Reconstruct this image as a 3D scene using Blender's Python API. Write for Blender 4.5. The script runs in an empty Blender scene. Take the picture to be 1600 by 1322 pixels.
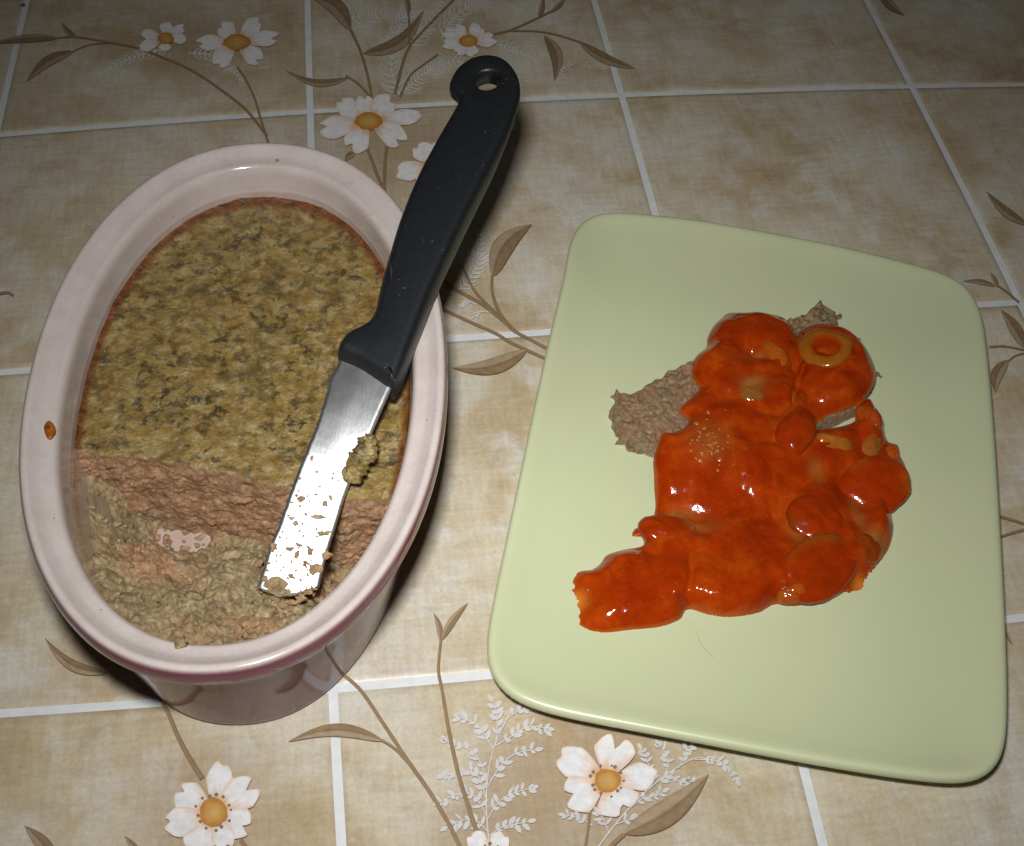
import bpy, bmesh, math, random
import numpy as np
from mathutils import Vector, Matrix, noise

random.seed(7)
scene = bpy.context.scene
COL = scene.collection

# ---------------------------------------------------------------- camera
S = 0.12                                    # one printed tile of the tablecloth is 12 cm
FOC = 1.25
TILT, YAW, ROLL = 0.65486074, -0.16266963, 0.05486542
CAM = Vector((1.14905265 * S, -3.33221169 * S, 2.67987545 * S))
ROT = Matrix.Rotation(YAW, 3, 'Z') @ Matrix.Rotation(TILT, 3, 'X') @ Matrix.Rotation(ROLL, 3, 'Z')
cd = bpy.data.cameras.new('camera')
cd.sensor_fit = 'HORIZONTAL'
cd.sensor_width = 36.0
cd.lens = 36.0 * FOC
cd.clip_start = 0.01
cd.clip_end = 20.0
cam = bpy.data.objects.new('camera', cd)
cam.matrix_world = Matrix.Translation(CAM) @ ROT.to_4x4()
COL.objects.link(cam)
scene.camera = cam

# ---------------------------------------------------------------- room light: dim, the picture is lit by the camera's flash
world = bpy.data.worlds.new('World')
scene.world = world
world.use_nodes = True
bg = world.node_tree.nodes['Background']
bg.inputs[0].default_value = (1.0, 0.97, 0.93, 1)
bg.inputs[1].default_value = 0.022

fl = bpy.data.lights.new('flash', 'AREA')
fl.shape = 'RECTANGLE'
fl.size = 0.030
fl.size_y = 0.020
fl.energy = 0.385
fl.spread = math.radians(82)
fl.color = (1.0, 0.99, 0.975)
flash = bpy.data.objects.new('flash', fl)
FLASH = CAM + ROT @ Vector((-0.014, 0.050, 0.0))
aim = Vector((1.46 * S, -1.54 * S, 0.0)) - FLASH
flash.location = FLASH
flash.rotation_euler = aim.to_track_quat('-Z', 'Y').to_euler()
COL.objects.link(flash)

scene.view_settings.view_transform = 'Standard'
scene.view_settings.look = 'None'
scene.view_settings.exposure = 0.0
scene.view_settings.gamma = 1.0
scene.render.engine = 'CYCLES'
scene.cycles.use_denoising = True
scene.cycles.max_bounces = 6
scene.cycles.blur_glossy = 0.3
scene.cycles.caustics_reflective = True


# ---------------------------------------------------------------- helpers
def ray(x, y):
    return ROT @ Vector(((x - 800.0) / 1600.0, -(y - 661.0) / 1600.0, -FOC))


def pz(x, y, z=0.0):
    """photo pixel -> point of the place at height z"""
    d = ray(x, y)
    return CAM + d * ((z - CAM.z) / d.z)


def pf(x, y, f, it=6):
    """photo pixel -> point on the height function f(x, y)"""
    z = 0.03
    for _ in range(it):
        p = pz(x, y, z)
        z = f(p.x, p.y)
    return pz(x, y, z)


def smooth(a, b, x):
    t = np.clip((x - a) / (b - a), 0, 1)
    return t * t * (3 - 2 * t)


def catmull(pts, n=6, closed=False):
    P = [np.array(p, float) for p in pts]
    out = []
    m = len(P)
    rng = range(m) if closed else range(m - 1)
    for i in rng:
        if closed:
            a, b, c, d = P[i - 1], P[i], P[(i + 1) % m], P[(i + 2) % m]
        else:
            a, b, c, d = P[max(i - 1, 0)], P[i], P[i + 1], P[min(i + 2, m - 1)]
        for k in range(n):
            t = k / n
            out.append(0.5 * ((2 * b) + (c - a) * t + (2 * a - 5 * b + 4 * c - d) * t * t + (3 * b - a - 3 * c + d) * t ** 3))
    if not closed:
        out.append(P[-1])
    return out


def fbm(x, y, z, sc, octv=4, gain=0.5):
    v, a = 0.0, 1.0
    for _ in range(octv):
        v += a * noise.noise((x * sc, y * sc, z * sc))
        sc *= 2.03
        a *= gain
    return v


def thing(name, loc, label, cat, group=None):
    o = bpy.data.objects.new(name, None)
    o.empty_display_size = 0.02
    o.location = loc
    COL.objects.link(o)
    tag(o, label, cat, group)
    return o


def tag(o, label=None, cat=None, group=None, kind=None):
    if label: o['label'] = label
    if cat: o['category'] = cat
    if group: o['group'] = group
    if kind: o['kind'] = kind
    return o


FLIP = {'baked_top', 'crumb_bed', 'gravy_drip', 'mushroom', 'mushroom_bit', 'mushroom_piece', 'mushroom_ring', 'mushroom_slice',
        'mushroom_strip', 'pate_specks', 'plate_body', 'scraped_side'}


def mesh(name, verts, faces, mat, parent=None, col=None, smooth_=True, origin=None, uv=None, thick=None):
    """world-space vertices; stored relative to the parent or the origin"""
    org = Vector(parent.location) if parent else (Vector(origin) if origin is not None else Vector((0, 0, 0)))
    if parent and parent.parent:
        org = org + parent.parent.location
    if name in FLIP:
        faces = [tuple(reversed(f)) for f in faces]
    me = bpy.data.meshes.new(name)
    V = [(v[0] - org.x, v[1] - org.y, v[2] - org.z) for v in verts]
    me.from_pydata(V, [], faces)
    me.update()
    if smooth_:
        me.polygons.foreach_set('use_smooth', [True] * len(me.polygons))
    if col is not None:
        at = me.color_attributes.new('Col', 'FLOAT_COLOR', 'POINT')
        c = np.ones((len(V), 4), np.float32)
        ca = np.asarray(col, np.float32)
        c[:, :ca.shape[1]] = ca
        at.data.foreach_set('color', c.ravel())
    if uv is not None:
        at = me.attributes.new('loc2', 'FLOAT_VECTOR', 'POINT')
        c = np.zeros((len(V), 3), np.float32)
        ua = np.asarray(uv, np.float32)
        c[:, :ua.shape[1]] = ua
        at.data.foreach_set('vector', c.ravel())
    me.materials.append(mat)
    o = bpy.data.objects.new(name, me)
    if parent:
        o.parent = parent
    else:
        o.location = org
    COL.objects.link(o)
    return o


def grid_faces(nr, nc, closed=False, off=0):
    f = []
    for i in range(nr - 1):
        for j in range(nc if closed else nc - 1):
            k = (j + 1) % nc
            f.append((off + i * nc + j, off + i * nc + k, off + (i + 1) * nc + k, off + (i + 1) * nc + j))
    return f


# ---------------------------------------------------------------- materials
class NT:
    def __init__(self, name):
        self.m = bpy.data.materials.new(name)
        self.m.use_nodes = True
        self.t = self.m.node_tree
        self.b = self.t.nodes['Principled BSDF']

    def n(self, typ, **kw):
        nd = self.t.nodes.new(typ)
        for k, v in kw.items():
            if k.startswith('i_'):
                nd.inputs[k[2:].replace('_', ' ')].default_value = v
            else:
                setattr(nd, k, v)
        return nd

    def l(self, a, b):
        self.t.links.new(a, b)

    def coord(self):
        g = self.n('ShaderNodeNewGeometry')
        return g.outputs['Position']

    def noise(self, scale, detail=4, rough=0.55, dist=0.0, vec=None, sxyz=None, color=False):
        nd = self.n('ShaderNodeTexNoise')
        nd.inputs['Scale'].default_value = scale
        nd.inputs['Detail'].default_value = detail
        nd.inputs['Roughness'].default_value = rough
        nd.inputs['Distortion'].default_value = dist
        v = vec or self.coord()
        if sxyz:
            mp = self.n('ShaderNodeMapping')
            mp.inputs['Scale'].default_value = sxyz[:3]
            if len(sxyz) > 3:
                mp.inputs['Rotation'].default_value = (0, 0, sxyz[3])
            self.l(v, mp.inputs['Vector'])
            v = mp.outputs['Vector']
        self.l(v, nd.inputs['Vector'])
        return nd.outputs['Color' if color else 'Fac']

    def ramp(self, fac, stops, interp='LINEAR'):
        r = self.n('ShaderNodeValToRGB')
        r.color_ramp.interpolation = interp
        e = r.color_ramp.elements
        while len(e) < len(stops):
            e.new(0.5)
        for el, (p, c) in zip(e, stops):
            el.position = p
            el.color = (c, c, c, 1) if not hasattr(c, '__len__') else (*c, 1)
        self.l(fac, r.inputs['Fac'])
        return r.outputs['Color']

    def mix(self, fac, a, b, mode='MIX'):
        m = self.n('ShaderNodeMix', data_type='RGBA', blend_type=mode)
        for s, v in ((m.inputs['Factor'], fac), (m.inputs['A'], a), (m.inputs['B'], b)):
            if hasattr(v, 'is_linked'):
                self.l(v, s)
            elif hasattr(v, '__len__'):
                s.default_value = (*v, 1)
            else:
                s.default_value = v
        return m.outputs['Result']

    def attr(self, name='Col'):
        a = self.n('ShaderNodeAttribute', attribute_name=name)
        return a

    def math(self, op, a, b=0.0):
        m = self.n('ShaderNodeMath', operation=op)
        for s, v in ((m.inputs[0], a), (m.inputs[1], b)):
            if hasattr(v, 'is_linked'):
                self.l(v, s)
            else:
                s.default_value = v
        return m.outputs[0]

    def bump(self, h, dist, strength=1.0, prev=None):
        b = self.n('ShaderNodeBump')
        b.inputs['Strength'].default_value = strength
        b.inputs['Distance'].default_value = dist
        self.l(h, b.inputs['Height'])
        if prev is not None:
            self.l(prev, b.inputs['Normal'])
        return b.outputs['Normal']

    def out(self, color=None, rough=None, normal=None, **kw):
        i = self.b.inputs
        for key, v in (('Base Color', color), ('Roughness', rough), ('Normal', normal)):
            if v is None: continue
            if hasattr(v, 'is_linked'):
                self.l(v, i[key])
            elif hasattr(v, '__len__'):
                i[key].default_value = (*v, 1)
            else:
                i[key].default_value = v
        for k, v in kw.items():
            i[k.replace('_', ' ')].default_value = v
        return self.m


def mat_tile():
    m = NT('vinyl_tile')
    big = m.noise(26, 5, 0.62, 0.3)
    c = m.ramp(big, [(0.30, (0.400, 0.310, 0.185)), (0.43, (0.480, 0.405, 0.275)), (0.54, (0.535, 0.480, 0.365)), (0.68, (0.565, 0.545, 0.475))])
    mid = m.noise(70, 5, 0.6, 0.4)
    c = m.mix(m.ramp(mid, [(0.48, 0.0), (0.68, 0.75)]), c, (0.580, 0.568, 0.510))
    br = m.noise(48, 6, 0.65, 0.6, sxyz=(1, 1, 1, 0.7))
    c = m.mix(m.ramp(br, [(0.50, 0.0), (0.74, 0.62)]), c, (0.385, 0.272, 0.140))
    a = m.attr('Col')
    sp = m.n('ShaderNodeSeparateColor')
    m.l(a.outputs['Color'], sp.inputs[0])
    patch = m.ramp(m.noise(34, 4, 0.6, 0.2, sxyz=(1, 1, 1, 0.2)), [(0.38, 0.0), (0.62, 1.0)])
    c = m.mix(m.math('MULTIPLY', sp.outputs[0], m.math('ADD', 0.08, m.math('MULTIPLY', patch, 0.42))), c, (0.370, 0.245, 0.115))
    c = m.mix(m.math('MULTIPLY', sp.outputs[1], 0.72), c, (0.330, 0.235, 0.140))
    fine = m.noise(900, 2, 0.5)
    w1 = m.noise(600, 2, 0.5, sxyz=(0.12, 1, 1, 0.05))
    w2 = m.noise(600, 2, 0.5, sxyz=(1, 0.12, 1, 0.05))
    weave = m.math('ADD', m.math('MULTIPLY', w1, 0.5), m.math('MULTIPLY', w2, 0.5))
    c = m.mix(1.0, c, m.ramp(weave, [(0.35, 0.90), (0.65, 1.08)]), 'MULTIPLY')
    c = m.mix(1.0, c, m.ramp(fine, [(0.3, 0.92), (0.7, 1.06)]), 'MULTIPLY')
    nrm = m.bump(m.noise(22, 2, 0.5), 0.0012, 0.5)
    nrm = m.bump(m.noise(500, 3, 0.5), 0.00012, 0.5, nrm)
    return m.out(c, 0.40, nrm, Specular_IOR_Level=0.45)


def mat_grout():
    m = NT('white_joint')
    c = m.ramp(m.noise(220, 3, 0.5), [(0.3, (0.60, 0.62, 0.63)), (0.7, (0.68, 0.70, 0.71))])
    return m.out(c, 0.45)


def mat_print():
    m = NT('floral_print')
    a = m.attr('Col')
    f = m.ramp(m.noise(420, 4, 0.6), [(0.3, 0.86), (0.7, 1.06)])
    c = m.mix(1.0, a.outputs['Color'], f, 'MULTIPLY')
    nrm = m.bump(m.noise(500, 3, 0.5), 0.00012, 0.5)
    m.out(c, 0.42, nrm, Specular_IOR_Level=0.4)
    # washes of thin ink: alpha of the attribute
    m.l(a.outputs['Alpha'], m.b.inputs['Alpha'])
    return m.m


def mat_plate():
    m = NT('green_glaze')
    c = m.ramp(m.noise(30, 3, 0.5), [(0.3, (0.502, 0.542, 0.332)), (0.7, (0.520, 0.556, 0.346))])
    c = m.mix(m.ramp(m.noise(900, 2, 0.5), [(0.70, 0.0), (0.76, 0.25)]), c, (0.42, 0.42, 0.22))
    nrm = m.bump(m.noise(260, 2, 0.5), 0.00004, 0.4)
    return m.out(c, 0.33, nrm, Specular_IOR_Level=0.5, Coat_Weight=0.25, Coat_Roughness=0.18)


def mat_rim():
    m = NT('pink_glaze')
    a = m.attr('Col')
    c = m.ramp(m.noise(120, 4, 0.6), [(0.3, (0.480, 0.412, 0.386)), (0.7, (0.540, 0.480, 0.455))])
    c = m.mix(m.ramp(m.noise(900, 2, 0.6), [(0.45, 0.0), (0.7, 0.25)]), c, (0.62, 0.57, 0.54))
    sp = m.n('ShaderNodeSeparateColor')
    m.l(a.outputs['Color'], sp.inputs[0])
    c = m.mix(m.math('MULTIPLY', sp.outputs[1], 0.97), c, (0.125, 0.022, 0.045))
    st = m.math('MULTIPLY', sp.outputs[0], m.ramp(m.noise(300, 4, 0.6), [(0.25, 0.35), (0.6, 1.0)]))
    c = m.mix(st, c, (0.38, 0.17, 0.055))
    vor = m.n('ShaderNodeTexVoronoi')
    vor.inputs['Scale'].default_value = 120
    m.l(m.coord(), vor.inputs['Vector'])
    c = m.mix(m.ramp(vor.outputs['Distance'], [(0.022, 0.75), (0.04, 0.0)]), c, (0.16, 0.10, 0.08))
    nrm = m.bump(m.noise(90, 2, 0.5), 0.0002, 0.5)
    return m.out(c, 0.16, nrm, Specular_IOR_Level=0.55, Coat_Weight=0.6, Coat_Roughness=0.04)


def mat_outer():
    m = NT('mauve_glaze')
    c = m.ramp(m.noise(60, 4, 0.6), [(0.3, (0.115, 0.026, 0.029)), (0.7, (0.160, 0.042, 0.044))])
    nrm = m.bump(m.noise(55, 2, 0.5), 0.0004, 0.5)
    return m.out(c, 0.10, nrm, Specular_IOR_Level=0.13, Coat_Weight=0.0)


def mat_crust():
    m = NT('baked_pate_top')
    a = m.attr('Col')
    c = m.ramp(m.noise(210, 5, 0.62, 0.5), [(0.30, (0.148, 0.088, 0.016)), (0.45, (0.230, 0.155, 0.042)), (0.58, (0.300, 0.220, 0.088)), (0.75, (0.400, 0.320, 0.175))])
    o = m.noise(330, 5, 0.65, 0.8, sxyz=(1, 1.5, 1, 0.3))
    c = m.mix(m.ramp(o, [(0.52, 0.0), (0.64, 0.85)]), c, (0.230, 0.115, 0.016))
    d = m.noise(330, 5, 0.66, 0.4, sxyz=(1, 1.05, 1, -0.2))
    thick = m.ramp(m.noise(75, 3, 0.6, 0.3), [(0.36, 0.42), (0.58, 1.0)])
    c = m.mix(m.math('MULTIPLY', thick, m.ramp(d, [(0.485, 0.0), (0.60, 0.90)])), c, (0.030, 0.023, 0.010))
    d2 = m.noise(130, 3, 0.6, 0.6)
    c = m.mix(m.ramp(d2, [(0.55, 0.0), (0.68, 0.6)]), c, (0.066, 0.046, 0.018))
    sp = m.n('ShaderNodeSeparateColor')
    m.l(a.outputs['Color'], sp.inputs[0])
    e = m.math('MULTIPLY', sp.outputs[0], m.ramp(m.noise(260, 4, 0.7), [(0.2, 0.7), (0.6, 1.0)]))
    c = m.mix(e, c, m.ramp(m.noise(340, 4, 0.6), [(0.36, (0.070, 0.020, 0.002)), (0.64, (0.185, 0.052, 0.005))]))
    n1 = m.bump(m.noise(420, 5, 0.6), 0.0008, 0.45)
    n2 = m.bump(m.noise(1000, 4, 0.6), 0.0009, 0.6, n1)
    r = m.ramp(m.noise(380, 3, 0.6), [(0.35, 0.14), (0.65, 0.36)])
    cn = m.bump(m.noise(560, 4, 0.6), 0.0034, 1.0)
    m.l(cn, m.b.inputs['Coat Normal'])
    return m.out(c, r, n2, Specular_IOR_Level=0.5, Coat_Weight=0.6, Coat_Roughness=0.07)


def mat_pate(name, shade=1.0):
    m = NT(name)
    a = m.attr('Col')
    sp = m.n('ShaderNodeSeparateColor')
    m.l(a.outputs['Color'], sp.inputs[0])
    grey = m.ramp(m.noise(300, 5, 0.65, 0.3), [(0.28, (0.190, 0.140, 0.068)), (0.5, (0.320, 0.248, 0.135)), (0.72, (0.450, 0.365, 0.225))])
    pnk = m.ramp(m.noise(260, 5, 0.65, 0.3), [(0.28, (0.260, 0.140, 0.072)), (0.5, (0.400, 0.235, 0.130)), (0.74, (0.530, 0.340, 0.215))])
    pm = m.ramp(m.math('ADD', m.math('MULTIPLY', m.noise(95, 4, 0.6), 1.0), m.math('SUBTRACT', sp.outputs[0], 0.5)), [(0.38, 0.0), (0.66, 1.0)])
    c = m.mix(pm, grey, pnk)
    d = m.noise(420, 3, 0.6, 0.5)
    c = m.mix(m.ramp(d, [(0.60, 0.0), (0.70, 0.6)]), c, (0.090, 0.065, 0.045))
    if shade != 1.0:
        c = m.mix(1.0, c, (shade, shade * .97, shade * .93), 'MULTIPLY')
    rd = m.noise(230, 3, 0.5)
    c = m.mix(m.ramp(rd, [(0.66, 0.0), (0.74, 0.55)]), c, (0.330, 0.110, 0.085))
    n1 = m.bump(m.noise(560, 6, 0.72), 0.0017, 0.85)
    n2 = m.bump(m.noise(1500, 4, 0.65), 0.0007, 0.6, n1)
    c = m.mix(1.0, c, m.ramp(m.noise(850, 3, 0.6), [(0.32, 0.66), (0.68, 1.26)]), 'MULTIPLY')
    cn = m.bump(m.noise(700, 4, 0.65), 0.0026, 1.0)
    m.l(cn, m.b.inputs['Coat Normal'])
    return m.out(c, 0.5, n2, Specular_IOR_Level=0.35, Coat_Weight=0.35, Coat_Roughness=0.16)


def mat_scrape():
    m = NT('scraped_pate')
    s = m.noise(900, 3, 0.6, sxyz=(1, 1, 0.05))
    c = m.ramp(s, [(0.3, (0.215, 0.150, 0.100)), (0.7, (0.370, 0.270, 0.190))])
    return m.out(c, 0.4, m.bump(s, 0.0004, 0.6))


def mat_sauce():
    m = NT('tomato_sauce')
    a = m.attr('Col')
    c = m.ramp(m.noise(110, 5, 0.62, 0.4), [(0.30, (0.225, 0.015, 0.0002)), (0.50, (0.295, 0.026, 0.0005)), (0.70, (0.390, 0.052, 0.0015))])
    sp = m.n('ShaderNodeSeparateColor')
    m.l(a.outputs['Color'], sp.inputs[0])
    olive = m.ramp(m.noise(200, 3, 0.6), [(0.3, (0.200, 0.085, 0.012)), (0.7, (0.340, 0.180, 0.040))])
    c = m.mix(sp.outputs[0], c, olive)
    c = m.mix(sp.outputs[1], c, (0.560, 0.190, 0.020))          # thin edge of the sauce, plate shows through
    c = m.mix(m.ramp(m.noise(1500, 2, 0.5), [(0.68, 0.0), (0.76, 0.5)]), c, (0.60, 0.16, 0.02))
    n1 = m.bump(m.noise(240, 3, 0.55), 0.0013, 0.17)
    n2 = m.bump(m.noise(800, 3, 0.5), 0.0003, 0.16, n1)
    m.out(c, 0.12, n2, Specular_IOR_Level=0.5, Subsurface_Weight=0.12, Subsurface_Scale=0.002)
    m.b.inputs['Subsurface Radius'].default_value = (1.0, 0.25, 0.1)
    return m.m


def mat_mushroom():
    m = NT('sauce_coated_mushroom')
    a = m.attr('Col')
    f = m.ramp(m.noise(260, 4, 0.6), [(0.3, 0.80), (0.7, 1.12)])
    c = m.mix(1.0, a.outputs['Color'], f, 'MULTIPLY')
    n1 = m.bump(m.noise(240, 3, 0.55), 0.0013, 0.20)
    return m.out(c, 0.13, n1, Specular_IOR_Level=0.5)


def mat_handle():
    m = NT('black_plastic')
    c = m.ramp(m.noise(500, 3, 0.6), [(0.3, (0.0055, 0.0072, 0.0090)), (0.7, (0.0085, 0.0108, 0.0132))])
    sc = m.noise(700, 3, 0.5, sxyz=(1, 0.06, 1, 0.5))
    c = m.mix(m.ramp(sc, [(0.70, 0.0), (0.78, 0.4)]), c, (0.09, 0.09, 0.10))
    vor = m.n('ShaderNodeTexVoronoi')
    vor.inputs['Scale'].default_value = 420
    m.l(m.coord(), vor.inputs['Vector'])
    dust = m.math('MULTIPLY', m.ramp(vor.outputs['Distance'], [(0.07, 1.0), (0.12, 0.0)]), m.ramp(m.noise(90, 3, 0.6), [(0.48, 0.0), (0.65, 1.0)]))
    c = m.mix(dust, c, (0.10, 0.10, 0.11))
    nrm = m.bump(m.noise(1800, 2, 0.5), 0.00010, 0.6)
    return m.out(c, 0.42, nrm, Specular_IOR_Level=0.65)


def mat_steel():
    m = NT('scratched_steel')
    ang = YAW + 0.0
    s1 = m.noise(1500, 3, 0.6, sxyz=(1, 0.05, 1, 0.9))
    s2 = m.noise(1700, 3, 0.6, sxyz=(1, 0.05, 1, -0.9))
    s3 = m.noise(1400, 3, 0.6, sxyz=(1, 0.04, 1, 0.25))
    h = m.math('ADD', m.math('ADD', s1, s2), s3)
    rr = m.math('ADD', 0.33, m.math('MULTIPLY', m.noise(120, 3, 0.5), 0.16))
    nrm = m.bump(h, 0.00010, 0.35)
    return m.out((0.80, 0.81, 0.83), rr, nrm, Metallic=1.0)


def mat_drip():
    m = NT('dried_gravy')
    a = m.attr('Col')
    c = m.ramp(m.noise(500, 3, 0.6), [(0.3, (0.130, 0.022, 0.002)), (0.7, (0.360, 0.120, 0.018))])
    return m.out(c, 0.25)


M = dict(tile=mat_tile(), grout=mat_grout(), print=mat_print(), plate=mat_plate(), rim=mat_rim(), outer=mat_outer(),
         crust=mat_crust(), pate=mat_pate('crumbled_pate', 1.28), face=mat_pate('cut_pate', 1.18), slice=mat_pate('sliced_pate', .84), scrape=mat_scrape(), sauce=mat_sauce(),
         mush=mat_mushroom(), handle=mat_handle(), steel=mat_steel(), drip=mat_drip())


# ================================================================= tablecloth with its printed tiles and flowers
cloth = thing('tablecloth', (1.2 * S, -1.4 * S, 0), 'beige vinyl tablecloth printed with tiles and white flowers, lying under dish and plate', 'tablecloth')

# the cloth does not lie perfectly square: its joints bow by a few millimetres
QD = (1.27867167, 0.66287109, -0.16416622, 0.05426378, 1.14954557, -3.32125115, 2.62387293, 0.12576316)
RD = Matrix.Rotation(QD[2], 3, 'Z') @ Matrix.Rotation(QD[1], 3, 'X') @ Matrix.Rotation(QD[3], 3, 'Z')


def bow(i, j):
    d = RD.transposed() @ Vector((i - QD[4], j - QD[5], -QD[6]))
    x, y = -QD[0] * d.x / d.z, -QD[0] * d.y / d.z
    ru = math.hypot(x, y)
    rd = ru
    for _ in range(12):
        rd = ru / (1 + QD[7] * min(rd * rd, 0.42))
    s = rd / ru if ru > 1e-9 else 1
    return pz(800 + 1600 * x * s, 661 - 1600 * y * s, 0.0)


FLOWERS = [  # centre, disc radii, petals (tip, half width, notch)
    ((259, 60), (12, 9), [((220, 51), 8, .1), ((260, 34), 10, .1), ((288, 41), 8, .1), ((292, 61), 8, .1), ((257, 81), 9, .15), ((217, 76), 9, .1)]),
    ((370, 66), (21, 12), [((306, 67), 12, .25), ((345, 36), 14, .22), ((406, 29), 13, .2), ((436, 57), 12, .2), ((408, 97), 14, .2), ((336, 102), 15, .12)]),
    ((576, 189), (21, 13), [((527, 158), 15, .2), ((566, 149), 14, .2), ((612, 151), 18, .2), ((660, 180), 12, .1), ((633, 222), 18, .25), ((548, 236), 19, .25), ((496, 204), 17, .28)]),
    ((732, 64), (14, 9), [((692, 49), 9, .15), ((712, 40), 9, .1), ((752, 40), 13, .2), ((776, 62), 11, .2), ((740, 88), 10, .1), ((711, 83), 11, .2), ((691, 70), 9, .1)]),
    ((677, 257), (14, 9), [((650, 226), 15, .2), ((672, 222), 14, .1), ((619, 272), 15, .05), ((660, 296), 15, .1), ((712, 250), 13, .1)]),
    ((334, 1269), (21, 22), [((274, 1234), 24, .30), ((347, 1191), 19, .05), ((400, 1224), 25, .28), ((391, 1296), 25, .30), ((300, 1333), 24, .15), ((255, 1292), 22, .25), ((356, 1326), 17, .1)]),
    ((949, 1220), (20, 18), [((873, 1178), 24, .05), ((966, 1149), 30, .38), ((1026, 1210), 21, .05), ((974, 1272), 33, .35), ((884, 1252), 29, .25)]),
    ((766, 1338), (16, 14), [((735, 1302), 16, .15), ((788, 1302), 15, .1), ((820, 1345), 16, .1), ((712, 1340), 16, .1)]),
]
halo = [(pz(f[0][0], f[0][1]), s) for f, s in zip(FLOWERS, (.020, .026, .030, .018, .024, .022, .028, .022))]
halo.append((pz(880, 1240), .020))

GW = 0.0086
I0, I1, J0, J1 = -2, 6, -4, 3


def tile_mesh(i, j):
    n = 26 if (-1 <= i <= 3 and -3 <= j <= 1) else 6
    prm = [0.0, 0.004] + list(np.linspace(0.02, 0.98, n)) + [0.996, 1.0]
    N = len(prm)
    V, C = [], []
    for b in prm:
        for a in prm:
            x = i + GW + (1 - 2 * GW) * a
            y = j + GW + (1 - 2 * GW) * b
            p = bow(x, y)
            edge = min(a, b, 1 - a, 1 - b)
            z = 0.0 if edge >= 0.004 else -0.0004
            hv = 0.0
            for c, s in halo:
                hv += math.exp(-((p.x - c.x) ** 2 + (p.y - c.y) ** 2) / (2 * (s * .62) ** 2))
            ed = math.exp(-edge / 0.10) * (0.6 + 0.8 * max(-0.5, noise.noise((x * 2.3, y * 2.3, 3.1))))
            V.append((p.x, p.y, z))
            C.append((max(0, ed), min(1, hv), 0))
    mesh('tile', V, grid_faces(N, N), M['tile'], cloth, C)


for i in range(I0, I1):
    for j in range(J0, J1):
        tile_mesh(i, j)
# the white joint sheet beneath
V = []
for j in np.linspace(J0 - .02, J1 + .02, 8):
    for i in np.linspace(I0 - .02, I1 + .02, 9):
        p = bow(i, j)
        V.append((p.x, p.y, -0.00022))
mesh('joint_sheet', V, grid_faces(8, 9), M['grout'], cloth)

LV = [0.00004]


def level():
    LV[0] += 0.0000035
    return LV[0]


WHITE = (0.70, 0.695, 0.70)
STEM = (0.265, 0.180, 0.098)
LEAF_D = (0.250, 0.160, 0.080)
LEAF_L = (0.385, 0.285, 0.185)


def build_print(name, chunks):
    V, F, C = [], [], []
    for v, f, c in chunks:
        o = len(V)
        V += v
        F += [tuple(k + o for k in q) for q in f]
        C += c
    return mesh(name, V, F, M['print'], cloth, C)


def petal(c, tip, hw, notch, z):
    c, tip = np.array(c, float), np.array(tip, float)
    ax = tip - c
    L = np.linalg.norm(ax)
    ax /= L
    # foreshortening is in the picture already: the perpendicular is taken in the picture, too
    pp = np.array([-ax[1], ax[0]])
    NU, NV = 12, 13
    V, C = [], []
    wob = random.uniform(-.25, .25)
    for iu in range(NU):
        u = iu / (NU - 1)
        for iv in range(NV):
            v = -1 + 2 * iv / (NV - 1)
            Lv = 1 - 0.30 * abs(v) ** 2.6 - notch * 0.75 * math.exp(-((v - wob) / 0.20) ** 2) + 0.03 * math.sin(5 * v + L)
            w = (0.22 + 0.80 * u ** 0.85) * (1 - 0.12 * u ** 4)
            q = c + ax * L * (0.16 + (Lv - 0.16) * u) + pp * hw * 1.22 * v * w
            p = pz(q[0], q[1], z)
            V.append(tuple(p))
            edge = max(smooth(.80, 1.0, abs(v)), smooth(.93, 1.0, u) * .8)
            vein = math.exp(-((abs(v) - .28) / .10) ** 2) * smooth(.62, .2, u) * .55 if True else 0
            org = max(smooth(.42, .10, u) * .85, edge * .55, vein)
            if v > 0.55: org = max(org, smooth(.9, .2, u) * .45)
            col = [WHITE[k] * (1 - org) + (0.640, 0.330, 0.110)[k] * org for k in range(3)]
            C.append((*col, 1.0))
    return V, grid_faces(NU, NV), C


def disc(c, rx, ry, z, dots):
    V, F, C = [tuple(pz(c[0], c[1], z))], [], [(0.52, 0.34, 0.12, 1)]
    n = 22
    for r, col in ((.6, (0.500, 0.270, 0.065, 1)), (.9, (0.430, 0.185, 0.030, 1)), (1.05, (0.400, 0.200, 0.070, 1))):
        for k in range(n):
            a = 2 * math.pi * k / n
            w = 1 + random.uniform(-.08, .08) * (r > .8)
            p = pz(c[0] + rx * r * w * math.cos(a), c[1] + ry * r * w * math.sin(a), z)
            V.append(tuple(p))
            C.append(col)
    for k in range(n):
        F.append((0, 1 + (k + 1) % n, 1 + k))
        for q in range(2):
            a, b = 1 + q * n, 1 + (q + 1) * n
            F.append((a + k, a + (k + 1) % n, b + (k + 1) % n, b + k))
    out = [(V, F, C)]
    if dots:
        for k in range(13):
            a = 2 * math.pi * (k + random.uniform(-.3, .3)) / 13
            r = random.uniform(1.18, 1.42)
            q = (c[0] + rx * r * math.cos(a), c[1] + ry * r * math.sin(a))
            rr = random.uniform(2.0, 3.4)
            v = [tuple(pz(q[0] + rr * math.cos(t), q[1] + rr * math.sin(t), z + 0.000002)) for t in np.linspace(0, 2 * math.pi, 9)[:-1]]
            out.append((v, [tuple(range(7, -1, -1))], [(0.20, 0.15, 0.12, 1)] * 8))
    return out


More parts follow.
